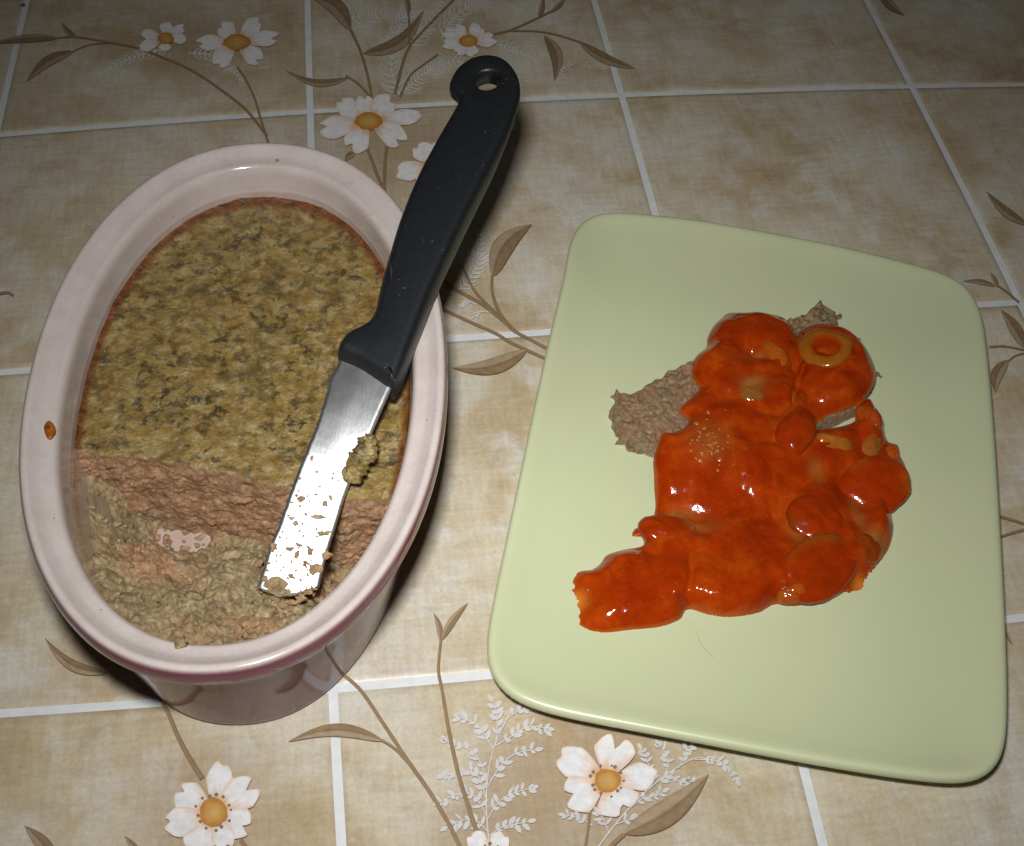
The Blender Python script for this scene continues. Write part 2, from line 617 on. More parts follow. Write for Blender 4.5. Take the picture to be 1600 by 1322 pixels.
def ribbon(pts, w0, w1=None, col=STEM, z=None, alpha=0.95, n=6):
    z = z or level()
    w1 = w0 if w1 is None else w1
    P = catmull(pts, n)
    V, C = [], []
    m = len(P)
    for k, q in enumerate(P):
        d = P[min(k + 1, m - 1)] - P[max(k - 1, 0)]
        d = d / (np.linalg.norm(d) + 1e-9)
        nn = np.array([-d[1], d[0]])
        w = (w0 + (w1 - w0) * k / (m - 1)) / 2
        for s, sh in ((-1, .8), (0, 1.08), (1, .95)):
            r = q + nn * w * s
            V.append(tuple(pz(r[0], r[1], z)))
            C.append((col[0] * sh, col[1] * sh, col[2] * sh, alpha))
    return V, grid_faces(m, 3), C


def leaf(base, tip, width, bend=0.1, split=0.0, z=None, dark=LEAF_D, light=LEAF_L, flip=False):
    z = z or level()
    b, t = np.array(base, float), np.array(tip, float)
    ax = t - b
    L = np.linalg.norm(ax)
    ax /= L
    pp = np.array([-ax[1], ax[0]])
    NU, NV = 16, 9
    V, C = [], []
    for iu in range(NU):
        u = iu / (NU - 1)
        mid = b + ax * L * u + pp * bend * L * math.sin(math.pi * u)
        w = width / 2 * (math.sin(math.pi * min(1, u ** 0.80)) ** 0.85 if 0 < u < 1 else 0.02)
        for iv in range(NV):
            v = -1 + 2 * iv / (NV - 1)
            q = mid + pp * v * w * (1 + split * v)
            V.append(tuple(pz(q[0], q[1], z)))
            s = v if not flip else -v
            k = 1.0 if s > 0.1 else (0.0 if s < -0.15 else .5)
            streak = 0.16 * math.sin(u * 34 + abs(v) * 5)
            edge = smooth(.75, 1.0, abs(v))
            vein = 1.0 if iv == NV // 2 else 0
            k = min(1, max(0, k * .8 + .1 + streak))
            col = [light[i] * (1 - k) + dark[i] * k for i in range(3)]
            dk = 1 - .30 * edge - .38 * vein
            C.append((col[0] * dk, col[1] * dk, col[2] * dk, 0.93))
    return V, grid_faces(NU, NV), C


def leaflet(p, ang, ln, w, z, col, alpha):
    c, s = math.cos(ang), math.sin(ang)
    pts = [(0, 0), (.35, -.5), (.75, -.38), (1, 0), (.7, .42), (.3, .45)]
    V = []
    for a, b in pts:
        x, y = a * ln, b * w
        V.append(tuple(pz(p[0] + x * c - y * s, p[1] + x * s + y * c, z)))
    return V, [(5, 4, 3, 2, 1, 0)], [(*col, alpha)] * 6


def spray(axis, branches, ll=15, lw=7.5, alpha=0.72, col=WHITE, sw=2.6):
    """white twig: an axis with side twigs that carry pairs of leaflets"""
    ch = [ribbon(axis, sw, 1.6, col, alpha=alpha)]
    z = level()
    for br in branches:
        ch.append(ribbon(br, 1.8, 1.2, col, alpha=alpha))
        P = catmull(br, 8)
        acc = 0
        for k in range(3, len(P)):
            acc += np.linalg.norm(P[k] - P[k - 1])
            if acc > ll * 0.62:
                acc = 0
                d = P[k] - P[k - 1]
                a = math.atan2(d[1], d[0])
                for sgn in (-1, 1):
                    if random.random() < .12: continue
                    ch.append(leaflet(P[k], a + sgn * random.uniform(.45, 1.2), ll * random.uniform(.55, 1.25), lw * random.uniform(.65, 1.2), z, col, alpha))
        d = P[-1] - P[-2]
        ch.append(leaflet(P[-1], math.atan2(d[1], d[0]), ll, lw, z, col, alpha))
    return ch


def fern(axis, ln, step=5.0, alpha=0.78, col=(0.72, 0.71, 0.69), w=2.8):
    """feathery pale frond: an axis with curved barbs on both sides"""
    ch = [ribbon(axis, 2.0, 1.0, col, alpha=alpha)]
    P = catmull(axis, 10)
    tot = sum(np.linalg.norm(P[k] - P[k - 1]) for k in range(1, len(P)))
    acc, run = 0, 0
    for k in range(1, len(P)):
        dl = np.linalg.norm(P[k] - P[k - 1])
        acc += dl
        run += dl
        if acc >= step:
            acc = 0
            d = (P[k] - P[k - 1]) / (dl + 1e-9)
            pp = np.array([-d[1], d[0]])
            s_ = ln * (1 - 0.6 * (run / tot)) * random.uniform(.75, 1.2)
            for sg in (-1, 1):
                q0, q1, q2 = P[k], P[k] + pp * sg * s_ * .55 + d * s_ * .35, P[k] + pp * sg * s_ * .8 + d * s_ * .95
                ch.append(ribbon([q0, q1, q2], w, .8, col, alpha=alpha, n=3))
    return ch


# --- pale fronds first (lowest ink)
for ax, ln in ([(265, 74), (225, 84), (190, 97), (155, 117)], 15), ([(295, 83), (330, 86), (358, 105), (380, 127)], 13), \
        ([(625, 150), (612, 110), (618, 60), (640, 10), (650, -15)], 26), ([(690, 60), (715, 22), (760, -2), (800, -14)], 20), \
        ([(625, 148), (668, 112), (712, 96), (735, 104)], 22), ([(545, 30), (590, 20), (640, 28)], 22), ([(640, 75), (668, 40), (690, 5)], 20), \
        ([(775, 70), (805, 76), (832, 90)], 15), ([(860, 118), (876, 110), (892, 100)], 9), ([(700, 420), (735, 395), (765, 405)], 16), \
        ([(700, 300), (725, 330), (740, 345)], 18), ([(715, 455), (738, 430), (752, 395), (750, 360)], 18):
    build_print('fern_print', fern(ax, ln))

# --- white leafy twigs
build_print('twig_print', spray([(764, 1318), (760, 1262), (762, 1215), (773, 1165), (798, 1112)], [
    [(763, 1300), (745, 1284), (722, 1282), (700, 1292)], [(760, 1275), (742, 1245), (718, 1240), (690, 1252)],
    [(760, 1250), (748, 1215), (728, 1205), (696, 1212)], [(762, 1225), (750, 1190), (735, 1172), (700, 1160)],
    [(770, 1170), (755, 1145), (742, 1130), (722, 1122)], [(774, 1165), (777, 1135), (775, 1110), (770, 1098)],
    [(775, 1165), (800, 1150), (825, 1135), (852, 1138)], [(762, 1230), (780, 1200), (805, 1178), (835, 1172)],
    [(762, 1280), (778, 1255), (800, 1240), (828, 1232)], [(764, 1306), (785, 1292), (805, 1288), (824, 1284)],
    [(790, 1125), (802, 1116), (812, 1110), (822, 1108)]]))
build_print('twig_print', spray([(930, 1330), (960, 1290), (1000, 1245), (1045, 1208), (1085, 1185), (1112, 1188)], [
    [(1015, 1232), (1017, 1210), (1010, 1185), (1003, 1172)], [(1040, 1211), (1044, 1190), (1038, 1174), (1032, 1166)],
    [(1060, 1200), (1068, 1185), (1073, 1172), (1078, 1166)], [(1020, 1227), (1045, 1212), (1065, 1222), (1090, 1220)],
    [(1085, 1187), (1115, 1188), (1138, 1200), (1150, 1218)], [(985, 1262), (1005, 1247), (1022, 1245), (1035, 1238)],
    [(952, 1302), (945, 1285), (940, 1275), (936, 1270)], [(962, 1288), (980, 1282), (990, 1280), (996, 1278)],
    [(925, 1290), (910, 1280), (895, 1276), (884, 1274)]], ll=13, lw=6.5))
build_print('twig_print', spray([(765, 488), (750, 487), (735, 492)], [[(752, 487), (747, 491), (743, 494), (740, 496)]], 5, 3, sw=1.5))
build_print('twig_print', spray([(745, 476), (730, 472), (715, 478)], [[(735, 472), (730, 475), (726, 477), (722, 478)]], 5, 3, sw=1.5))

# --- stems and leaves; each list is one printed sprig
build_print('sprig_print', [
    ribbon([(90, 59), (120, 58), (170, 66), (215, 75), (255, 90), (300, 110), (345, 140), (385, 172), (417, 212)], 2.2, 4.2),
    ribbon([(112, 81), (140, 70), (172, 67)], 1.8), ribbon([(371, 104), (387, 130), (400, 160), (407, 185), (420, 226)], 3, 4),
    leaf((92, 59), (-14, 68), 13, .03, flip=True), leaf((119, 58), (96, 34), 9, -.10), leaf((115, 80), (41, 128), 17, .10)])
build_print('sprig_print', [
    ribbon([(547, 45), (560, 72), (568, 95), (576, 125), (581, 158)], 4.5, 4), ribbon([(540, 118), (560, 131), (579, 152)], 3),
    leaf((548, 47), (484, -6), 26, .16), leaf((567, 84), (662, 16), 22, .16, flip=True), leaf((546, 121), (447, 110), 12, -.14)])
build_print('sprig_print', [
    ribbon([(617, 146), (635, 82), (662, 47), (710, -2)], 4.5, 3), ribbon([(640, 70), (639, 30), (634, -4)], 3.5),
    leaf((638, 22), (632, -12), 9, 0.05), ribbon([(625, 151), (641, 118), (663, 100), (684, 85)], 3.5, 2.5)])
build_print('sprig_print', [ribbon([(574, 232), (591, 277), (602, 300)], 5, 5), ribbon([(604, 228), (601, 260), (600, 300)], 5), leaf((556, 238), (538, 252), 10, .1)])
build_print('sprig_print', [
    ribbon([(768, 54), (800, 46), (842, 27), (864, 16)], 3), leaf((860, 19), (884, -4), 8, 0.05), leaf((842, 27), (849, -6), 9, .05),
    ribbon([(798, 48), (840, 49), (872, 55), (908, 66)], 2.6), leaf((904, 65), (993, 107), 16, .06, flip=True), leaf((851, 55), (866, 126), 20, -.16)])
build_print('leaf_print', [leaf((1372, -14), (1413, 24), 15, .05)])
build_print('leaf_print', [leaf((1606, 352), (1541, 299), 15, -.06)])
build_print('sprig_print', [ribbon([(1592, 472), (1572, 455), (1558, 446)], 3), leaf((1559, 448), (1547, 426), 7, .05), leaf((1556, 447), (1505, 439), 8, .06),
                            ribbon([(1608, 560), (1600, 541), (1594, 532)], 3), leaf((1602, 543), (1564, 484), 20, .04)])
build_print('sprig_print', [ribbon([(1545, 542), (1570, 541), (1606, 548)], 3), ribbon([(1604, 551), (1588, 555), (1575, 564)], 2.6), leaf((1575, 562), (1555, 614), 20, .14)])
build_print('sprig_print', [ribbon([(1560, 806), (1580, 812), (1606, 820)], 4), ribbon([(1560, 840), (1580, 833), (1606, 826)], 4)])
build_print('leaf_print', [leaf((1568, 975), (1582, 1007), 5, .05)])
build_print('leaf_print', [ribbon([(-6, 460), (10, 457), (17, 459), (21, 462)], 4.5, 3.5)])
build_print('sprig_print', [
    ribbon([(769, 430), (769, 455), (778, 484), (795, 508), (806, 518)], 4.5, 6),
    ribbon([(722, 415), (742, 455), (772, 486), (790, 505)], 3.5, 5), ribbon([(690, 435), (712, 452), (750, 473), (780, 496), (806, 518), (830, 531), (858, 546)], 5, 4.5),
    ribbon([(688, 481), (735, 503), (775, 521), (800, 536), (856, 562)], 4.5, 4.5),
    leaf((769, 432), (831, 350), 34, -.14), leaf((824, 547), (707, 575), 26, -.10, flip=True)])
build_print('sprig_print', [
    ribbon([(538, 1055), (565, 1080), (600, 1132), (637, 1188), (672, 1238), (700, 1285), (722, 1330)], 5, 7),
    ribbon([(590, 1153), (615, 1168), (637, 1190)], 3.5, 5), leaf((600, 1158), (450, 1159), 21, .12)])
build_print('sprig_print', [
    ribbon([(689, 998), (685, 1045), (691, 1080), (702, 1145), (717, 1212), (735, 1270), (746, 1302)], 4, 8),
    leaf((688, 1002), (677, 957), 10, .08), leaf((690, 1000), (731, 942), 12, -.05)])
build_print('sprig_print', [ribbon([(245, 1080), (262, 1112), (278, 1150), (296, 1184), (316, 1216)], 6, 9)])
build_print('leaf_print', [leaf((168, 1052), (70, 997), 18, -.14)])
build_print('leaf_print', [leaf((88, 1350), (38, 1290), 24, .05)])
build_print('leaf_print', [leaf((222, 1345), (194, 1306), 12, .05)])
build_print('leaf_print', [leaf((975, 1303), (1107, 1210), 42, .07), ribbon([(975, 1303), (955, 1322), (940, 1345)], 7, 9)])
build_print('sprig_print', [ribbon([(922, 1265), (918, 1300), (912, 1335)], 4)])
build_print('sprig_print', [ribbon([(376, 1312), (392, 1335)], 7)])
for k, (c, rr, pets) in enumerate(FLOWERS):
    ch = []
    for tip, hw, nt in pets:
        ch.append(petal(c, tip, hw, nt, level()))
    ch += disc(c, rr[0], rr[1], level(), k >= 5)
    build_print('flower_print', ch)

# ================================================================= oval terrine dish
DC = Vector((0.09988, -0.16905, 0))
DA, DB, DH, DP, DN = 0.0925, 0.05657373, 0.0527, math.radians(85.702), 2.14
EU = Vector((math.cos(DP), math.sin(DP), 0))
EV = Vector((-math.sin(DP), math.cos(DP), 0))


def sup(t, o, k=1.0):
    c, s = math.cos(t), math.sin(t)
    a, b = max(DA - o, .001) * k, max(DB - o, .001) * k
    return a * math.copysign(abs(c) ** (2 / DN), c), b * math.copysign(abs(s) ** (2 / DN), s)


def loc_uv(p):
    d = Vector((p[0], p[1], 0)) - DC
    return d.dot(EU), d.dot(EV)


def from_uv(u, v, z):
    p = DC + EU * u + EV * v
    return (p.x, p.y, z)


NT_ = 160


def ring_mesh(name, prof, mat, parent, colf=None, cap=False):
    V, C = [], []
    for o, z in prof:
        for k in range(NT_):
            t = 2 * math.pi * k / NT_
            u, v = sup(t, o)
            V.append(from_uv(u, v, z))
            if colf: C.append(colf(o, z, t))
    F = grid_faces(len(prof), NT_, True)
    if cap:
        o0 = (len(prof) - 1) * NT_
        F.append(tuple(range(o0, o0 + NT_)))
    return mesh(name, V, F, mat, parent, C if colf else None)


def dense(prof, n=4):
    return [tuple(p) for p in catmull(prof, n)]


dish = thing('terrine_dish', DC, 'oval glazed terrine dish with pale pink rim and mauve outside, half full of pate', 'dish')
outer_prof = dense([(0.0150, 0.0012), (0.0128, 0.0002), (0.0115, 0.0004), (0.0105, 0.0022), (0.0096, 0.007), (0.0076, 0.018), (0.0052, 0.031), (0.0037, 0.0390), (0.0028, 0.0425), (0.0017, 0.0446), (0.0006, 0.0460), (0.0000, 0.0478)])
ring_mesh('outer_wall', outer_prof, M['outer'], dish)
rim_prof = dense([(0.0000, 0.0478), (0.0000, 0.0496), (0.0004, 0.0513), (0.0012, 0.0524), (0.0024, 0.0525), (0.0038, 0.0515), (0.0054, 0.0505), (0.0070, 0.0501), (0.0084, 0.0499), (0.0093, 0.0491), (0.0098, 0.0478), (0.0100, 0.0465)])
ring_mesh('rim', rim_prof, M['rim'], dish, lambda o, z, t: (0, float(smooth(.0012, .0003, o)), 0))
ZP = 0.0377            # top of the pate
inner_prof = dense([(0.0100, 0.0465), (0.0102, 0.0445), (0.0105, 0.0418), (0.0107, 0.0406), (0.0108, 0.0392), (0.0110, 0.0376), (0.0118, 0.031), (0.0132, 0.020), (0.0146, 0.012), (0.0165, 0.0078), (0.0210, 0.0062), (0.0280, 0.0060)])


def stain(o, z, t):
    k = smooth(.0408, .0404, z) * .34 + smooth(.0386, .0380, z) * .5
    return (float(k) if z > .034 else .42, 0, 0)


ring_mesh('inner_wall', inner_prof, M['rim'], dish, stain, cap=True)

# ================================================================= pate left in the dish
PO = 0.0110
UA, VB = DA - PO, DB - PO
c0 = loc_uv(pz(112, 702, ZP))
c1 = loc_uv(pz(602, 779, ZP))


def ucut(v):
    t = (v - c0[1]) / (c1[1] - c0[1])
    base = c0[0] + (c1[0] - c0[0]) * t
    return base + 0.0016 * fbm(v, 0.3, 0.7, 90, 4, .6) + 0.0012 * math.sin(v * 75)


def umax(v):
    return UA * max(0.0, 1 - abs(v / VB) ** DN) ** (1 / DN)


def wall_dist(u, v):
    r = (abs(u / UA) ** DN + abs(v / VB) ** DN) ** (1 / DN)
    return (1 - r) * (UA + VB) / 2 * (0.75 + .25 * abs(v / VB))


pb = thing('pate_block', DC + Vector((0, .02, .006)), 'uncut pate block with olive brown speckled baked top, in the far part of dish', 'pate')
NVc, NUr = 210, 250
V, C = [], []
cols = [VB * math.sin(math.pi / 2 * (-1 + 2 * j / (NVc - 1))) * .9999 for j in range(NVc)]
for i in range(NUr):
    s = i / (NUr - 1)
    for v in cols:
        um = umax(v)
        lo = max(ucut(v), -um)
        u = lo + (um - lo) * s
        x, y, _ = from_uv(u, v, 0)
        d = wall_dist(u, v)
        z = ZP + 0.00045 * fbm(x, y, 0, 150, 4, .6) + 0.0006 * fbm(x, y, 5, 45, 2) + 0.0009 * math.exp(-d / .0012)
        z -= 0.0012 * math.exp(-(u - ucut(v)) / .0016) * (0.5 + .5 * noise.noise((v * 300, 0, 0)))
        e = float(smooth(.0036, .0010, d + .0008 * noise.noise((x * 350, y * 350, 1))))
        V.append((x, y, z))
        C.append((e, 0, 0))
mesh('baked_top', V, grid_faces(NUr, NVc), M['crust'], pb, C)
# cut face
NR = 70
V, C = [], []
ZF = 0.0058
for i in range(NR):
    t = i / (NR - 1)
    for v in cols:
        um = umax(v)
        lo = max(ucut(v), -um)
        x0, y0, _ = from_uv(lo, v, 0)
        zt = ZP + 0.00045 * fbm(x0, y0, 0, 150, 4, .6) + 0.0006 * fbm(x0, y0, 5, 45, 2) + .0009 * math.exp(-wall_dist(lo, v) / .0012)
        zt -= 0.0012 * (0.5 + .5 * noise.noise((v * 300, 0, 0)))
        z = zt + (ZF - zt) * t
        amp = min(1, t * 7)
        r = 0.0010 * fbm(v * 1.0, z * 1.35 + v * .25, 0.2, 120, 5, .66) + 0.0006 * abs(fbm(v, z * 1.4 + v * .2, 4, 420, 3, .6))
        u = lo - 0.0030 * t - amp * r
        u = max(u, -um * 1.0)
        shr = 1 - 0.055 * t
        x, y, _ = from_uv(u, v * shr, 0)
        V.append((x, y, z))
        C.append((0.80 + .25 * fbm(v, z, 1, 60, 3) - .18 * (t > .93), 0, 0))
mesh('cut_face', V, grid_faces(NR, NVc), M['face'], pb, C)
# scraped side against the left wall
V = []
for i in range(30):
    t = i / 29
    for j in range(24):
        q = j / 23
        a = (135 + 52 * q * 0.6 + 0 * t, 768 + 12 * q)
        b = (158 + 30 * q, 858 + 14 * q)
        ztop, zbot = 0.0310, 0.0075
        zz = ztop + (zbot - ztop) * t
        pa, pbm = pz(a[0], a[1], ztop), pz(b[0], b[1], zbot)
        p = pa.lerp(pbm, t)
        V.append((p.x, p.y + .0002 * noise.noise((q * 40, 0, 0)), zz))
mesh('scraped_side', V, grid_faces(30, 24), M['scrape'], pb)


# crumbled remains heaped against the near wall
def heap_h(u, v):
    """height above the table of the crumbled pate"""
    uc = ucut(v) - .003
    w = (uc - u) / (uc + UA)                  # 0 at the cut face, 1 at the near wall
    s = v / VB                                # +1 is the left wall
    h = 0.0085 + 0.0235 * float(smooth(.12, .80, w))
    h += 0.0190 * float(smooth(.55, .98, s)) * (1 - .45 * w)        # pushed up along the left wall
    h += 0.0120 * math.exp(-((s + .05) / .34) ** 2 - ((w - .30) / .20) ** 2)   # grey mound in the middle
    h += 0.0075 * math.exp(-((s - .55) / .14) ** 2 - ((w - .33) / .17) ** 2)
    h -= 0.0150 * math.exp(-((s - .42 - .9 * w) / .13) ** 2 - ((w - .03) / .09) ** 2)   # bare spot of dish floor
    h -= 0.0230 * math.exp(-((s + .86) / .17) ** 2 - ((w - .30) / .24) ** 2)
    x, y, _ = from_uv(u, v, 0)
    h += 0.0032 * fbm(x, y, 2.0, 75, 3, .55)
    d, _p = noise.voronoi((x * 300 + .6 * noise.noise((x * 500, y * 500, 0)), y * 300, 0.5))
    h += 0.0004 * (0.5 - d[0]) + 0.0013 * fbm(x, y, 1.0, 260, 5, .68)
    d2, _p = noise.voronoi((x * 85 + .7 * noise.noise((x * 160, y * 160, 0)), y * 85 + .7 * noise.noise((x * 160, y * 160, 9)), 2.5))
    h += 0.0045 * min(d2[1] - d2[0], .45) - .0012
    return h


hp = thing('crumbled_pate', DC + Vector((0, -.05, .006)), 'crumbled grey and pink pate remains heaped at the near end of the dish', 'pate')
V, C, idx, F = [], [], {}, []
res = 0.00042
U0, U1 = -UA + .0003, max(ucut(VB), ucut(-VB)) + .001
nu, nv = int((U1 - U0) / res), int(2 * VB / res)
for i in range(nu + 1):
    for j in range(nv + 1):
        u, v = U0 + i * res, -VB + j * res
        r = (abs(u / UA) ** DN + abs(v / VB) ** DN) ** (1 / DN)
        if r > 1.03: continue
        if r > 0.992:
            u, v = u / r * .992, v / r * .992
        if u > ucut(v) - .0005: continue
        z = heap_h(u, v)
        if z < 0.0030: continue
        x, y, _ = from_uv(u, v, 0)
        # sideways jitter gives overhanging grains
        jx = 0.0007 * noise.noise((x * 480, y * 480, 7.7))
        jy = 0.0007 * noise.noise((x * 480, y * 480, 3.3))
        if r > .97: jx = jy = 0
        idx[i, j] = len(V)
        V.append((x + jx, y + jy, min(z, .0372)))
        C.append((0.42 + .40 * fbm(x, y, 9, 55, 3), 0, 0))
for (i, j), a in idx.items():
    q = [idx.get(k) for k in ((i + 1, j), (i + 1, j + 1), (i, j + 1))]
    if None not in q:
        F.append((a, q[2], q[1], q[0]))
mesh('crumb_bed', V, F, M['pate'], hp, C)


def lump(c, r, seed, squash=.8, sub=2):
    bm = bmesh.new()
    bmesh.ops.create_icosphere(bm, subdivisions=sub, radius=1.0)
    v, f = [], []
    for q in bm.verts:
        k = 1 + .6 * noise.noise((q.co.x * 1.3 + seed, q.co.y * 1.3, q.co.z * 1.3)) + .5 * noise.noise((q.co.x * 3 + seed, q.co.y * 3, q.co.z * 3))
        v.append((c[0] + q.co.x * r * k, c[1] + q.co.y * r * k, c[2] + q.co.z * r * k * squash))
    for q in bm.faces:
        f.append(tuple(w.index for w in q.verts))
    bm.free()
    return v, f


def join(parts):
    V, F = [], []
    for v, f in parts:
        o = len(V)
        V += v
        F += [tuple(k + o for k in q) for q in f]
    return V, F


rs = random.Random(3)
parts = []
while len(parts) < 170:
    u, v = rs.uniform(-UA, U1), rs.uniform(-VB, VB)
    if (abs(u / UA) ** DN + abs(v / VB) ** DN) > .93 or u > ucut(v) - .004: continue
    z = heap_h(u, v)
    if z < .006: continue
    x, y, _ = from_uv(u, v, 0)
    parts.append(lump((x, y, min(z, .0368)), rs.choice((.0005, .0006, .0008, .0009, .0012)), rs.uniform(0, 90)))
for _ in range(26):                      # bits left lying on the bare floor of the dish
    p = pz(rs.uniform(225, 320), rs.uniform(828, 862), .0064)
    parts.append(lump((p.x, p.y, .0066), rs.choice((.0004, .0005, .0007, .001)), rs.uniform(0, 90), .6))
V, F = join(parts)
o = mesh('crumbs', V, F, M['pate'], hp, [(.4 + .3 * noise.noise((p[0] * 90, p[1] * 90, 0)), 0, 0) for p in V])
o['kind'] = 'stuff'

# ================================================================= paring knife laid across the dish
TIP = pz(449, 935, 0.0225)
BUTT = pz(765, 100, 0.085)
KD = Vector((BUTT.x - TIP.x, BUTT.y - TIP.y, 0)).normalized()
KR = Vector((KD.y, -KD.x, 0))
BOL = pz(570, 585, .05)
LB = (Vector((BOL.x, BOL.y, 0)) - Vector((TIP.x, TIP.y, 0))).dot(KD)
RC = pz(650, 395, .062)
TC = (Vector((RC.x, RC.y, 0)) - Vector((TIP.x, TIP.y, 0))).dot(KD)
DS = 0.30
Z0 = 0.0345
SH = (0.0527 + 0.0112 - Z0 - DS * LB / 2) / TC
KROLL = 0.07
TWIST = -0.25


def kz(x, y):
    d = Vector((x - TIP.x, y - TIP.y, 0))
    t, c = d.dot(KD), d.dot(KR)
    if t < LB:
        z = Z0 + SH * t + DS * (t - t * t / (2 * LB)) + TWIST * (c - .004) * float(smooth(LB, LB * .45, t))
    else:
        z = Z0 + SH * t + DS * LB / 2
    return z + KROLL * c


print('knife slopes', SH, SH + DS, 'blade', LB, 'to rim', TC)
knife = thing('paring_knife', (TIP.x, TIP.y, 0.02), 'small knife with black plastic handle lying across the dish, its steel blade in the pate', 'knife')

HPX = [(527.5, 561), (530, 546), (543, 529), (561, 520), (577, 510), (586, 492), (595.5, 450), (607, 409), (625, 350), (652, 282), (679, 223), (699, 186),
       (712, 164), (717, 153), (713, 146), (704, 139), (702, 127), (710, 110), (720, 99), (738, 88), (761, 83.6), (784, 88), (802, 103), (812, 123), (813, 146), (806.5, 169), (795, 203), (775, 252), (752, 303),
       (729, 350), (708, 395), (693, 427), (670, 480), (645, 546), (633, 580), (622, 604), (612, 611), (590, 597), (560, 577), (540, 568)]
hp2 = catmull([(lambda p: ((p - TIP).dot(KR), (p - TIP).dot(KD)))(Vector((*pf(x, y, lambda a, b: kz(a, b) - .0008 - .0037 * float(smooth(170, 320, y))).xy, TIP.z))) for x, y in HPX], 4, True)
# resample evenly
P = np.array(hp2)
seg = np.linalg.norm(np.roll(P, -1, 0) - P, axis=1)
cum = np.concatenate([[0], np.cumsum(seg)])
N = 220
out = []
for k in range(N):
    s = cum[-1] * k / N
    i = min(np.searchsorted(cum, s, 'right') - 1, len(P) - 1)
    f = (s - cum[i]) / (seg[i] + 1e-12)
    out.append(P[i] * (1 - f) + P[(i + 1) % len(P)] * f)
HP = np.array(out)
for _ in range(1):
    HP = (np.roll(HP, 1, 0) + 2 * HP + np.roll(HP, -1, 0)) / 4


def inset(P, d):
    T = np.roll(P, -2, 0) - np.roll(P, 2, 0)
    T /= np.linalg.norm(T, axis=1)[:, None]
    area = np.sum(P[:, 0] * np.roll(P[:, 1], -1) - np.roll(P[:, 0], -1) * P[:, 1])
    sg = 1 if area > 0 else -1
    Nn = np.stack([-T[:, 1], T[:, 0]], 1) * sg
    return P + Nn * d


hc = pf(762, 124, lambda a, b: kz(a, b))
HC = ((hc - TIP).dot(KR), (hc - TIP).dot(KD))


def kpt(c, t, depth):
    p = TIP + KR * c + KD * t
    return (p.x, p.y, kz(p.x, p.y) - depth * (1 - .48 * float(smooth(HC[1] - .035, HC[1] - .004, t))))


hr = 0.0038
lv = [(0.0000, .0030), (0.0002, .0020), (0.0008, .0011), (0.0018, .0005), (0.0035, .0001), (0.0055, 0), (0.0080, .0002), (0.0098, .0008), (0.0108, .0018), (0.0112, .0030)]
bm = bmesh.new()
rings = []
for dep, ins in lv:
    Q = inset(HP, ins)
    rings.append([bm.verts.new(kpt(q[0], q[1], dep)) for q in Q])
for a, b in zip(rings, rings[1:]):
    for k in range(N):
        bm.faces.new((a[k], a[(k + 1) % N], b[(k + 1) % N], b[k]))
hrings = []
for dep, rr in ((0.0, hr * 1.22), (0.0003, hr * 1.08), (0.0010, hr), (0.0055, hr), (0.0102, hr), (0.0112, hr * 1.2)):
    hrings.append([bm.verts.new(kpt(HC[0] + rr * math.cos(2 * math.pi * k / 40), HC[1] + rr * math.sin(2 * math.pi * k / 40), dep)) for k in range(40)])
for a, b in zip(hrings, hrings[1:]):
    for k in range(40):
        bm.faces.new((a[k], b[k], b[(k + 1) % 40], a[(k + 1) % 40]))
for ro, ri in ((rings[0], hrings[0]), (rings[-1], hrings[-1])):
    ed = []
    for r in (ro, ri):
        for k in range(len(r)):
            e = bm.edges.get((r[k], r[(k + 1) % len(r)]))
            ed.append(e)
    bmesh.ops.triangle_fill(bm, edges=ed, use_beauty=True)
bmesh.ops.recalc_face_normals(bm, faces=bm.faces)
bm.verts.index_update()
V = [tuple(v.co) for v in bm.verts]
F = [tuple(v.index for v in f.verts) for f in bm.faces]
bm.free()
mesh('handle', V, F, M['handle'], knife)

# blade
LPX = [(531, 560), (528, 568), (516, 591), (509, 619), (494, 667), (471, 724), (452, 775), (436, 820), (420, 858), (408, 899), (401, 922)]
RPX = [(613, 603), (609.5, 611), (596, 641), (579, 681), (560, 725), (541, 769), (524, 823), (509, 872), (497, 922)]
bz = lambda a, b: kz(a, b) - .0044


def kct(x, y):
    p = pf(x, y, bz)
    d = Vector((p.x - TIP.x, p.y - TIP.y, 0))
    return d.dot(KR), d.dot(KD)


Lc = np.array(catmull([kct(*p) for p in LPX], 6))[::-1]
Rc = np.array(catmull([kct(*p) for p in RPX], 6))[::-1]
NB, MB = 150, 15
t_top = max(Lc[-1][1], Rc[-1][1])
V = []
tl0, tr0 = Lc[0][1], Rc[0][1]
for side in (0, 1):
    for i in range(NB):
        s = i / (NB - 1)
        tl = tl0 + (Lc[-1][1] - tl0) * s
        tr = tr0 + (Rc[-1][1] - tr0) * s
        cl = np.interp(tl, Lc[:, 1], Lc[:, 0]) + 0.00016 * noise.noise((tl * 700, 0, 0)) + 0.00014 * noise.noise((tl * 220, 1, 0))
        cr = np.interp(tr, Rc[:, 1], Rc[:, 0])
        for j in range(MB):
            q = j / (MB - 1)
            c = cl + (cr - cl) * q
            t = tl + (tr - tl) * q
            if i < 6:
                t += (0.0010 * noise.noise((q * 14, 0, 4)) + .0022 * (math.sin(q * 3.14) - .3) * -1) * (1 - i / 6)
            th = 0.0006 * (0.15 + .85 * min(1, q * 2.2))      # ground thin towards the cutting edge
            p = TIP + KR * c + KD * t
            V.append((p.x, p.y, bz(p.x, p.y) + (th if side == 0 else -th)))
F = grid_faces(NB, MB)
n0 = NB * MB
F += [tuple(n0 + k for k in reversed(q)) for q in grid_faces(NB, MB)]
loop = [i * MB for i in range(NB)] + [(NB - 1) * MB + j for j in range(1, MB)] + [i * MB + MB - 1 for i in range(NB - 2, -1, -1)] + [j for j in range(MB - 2, 0, -1)]
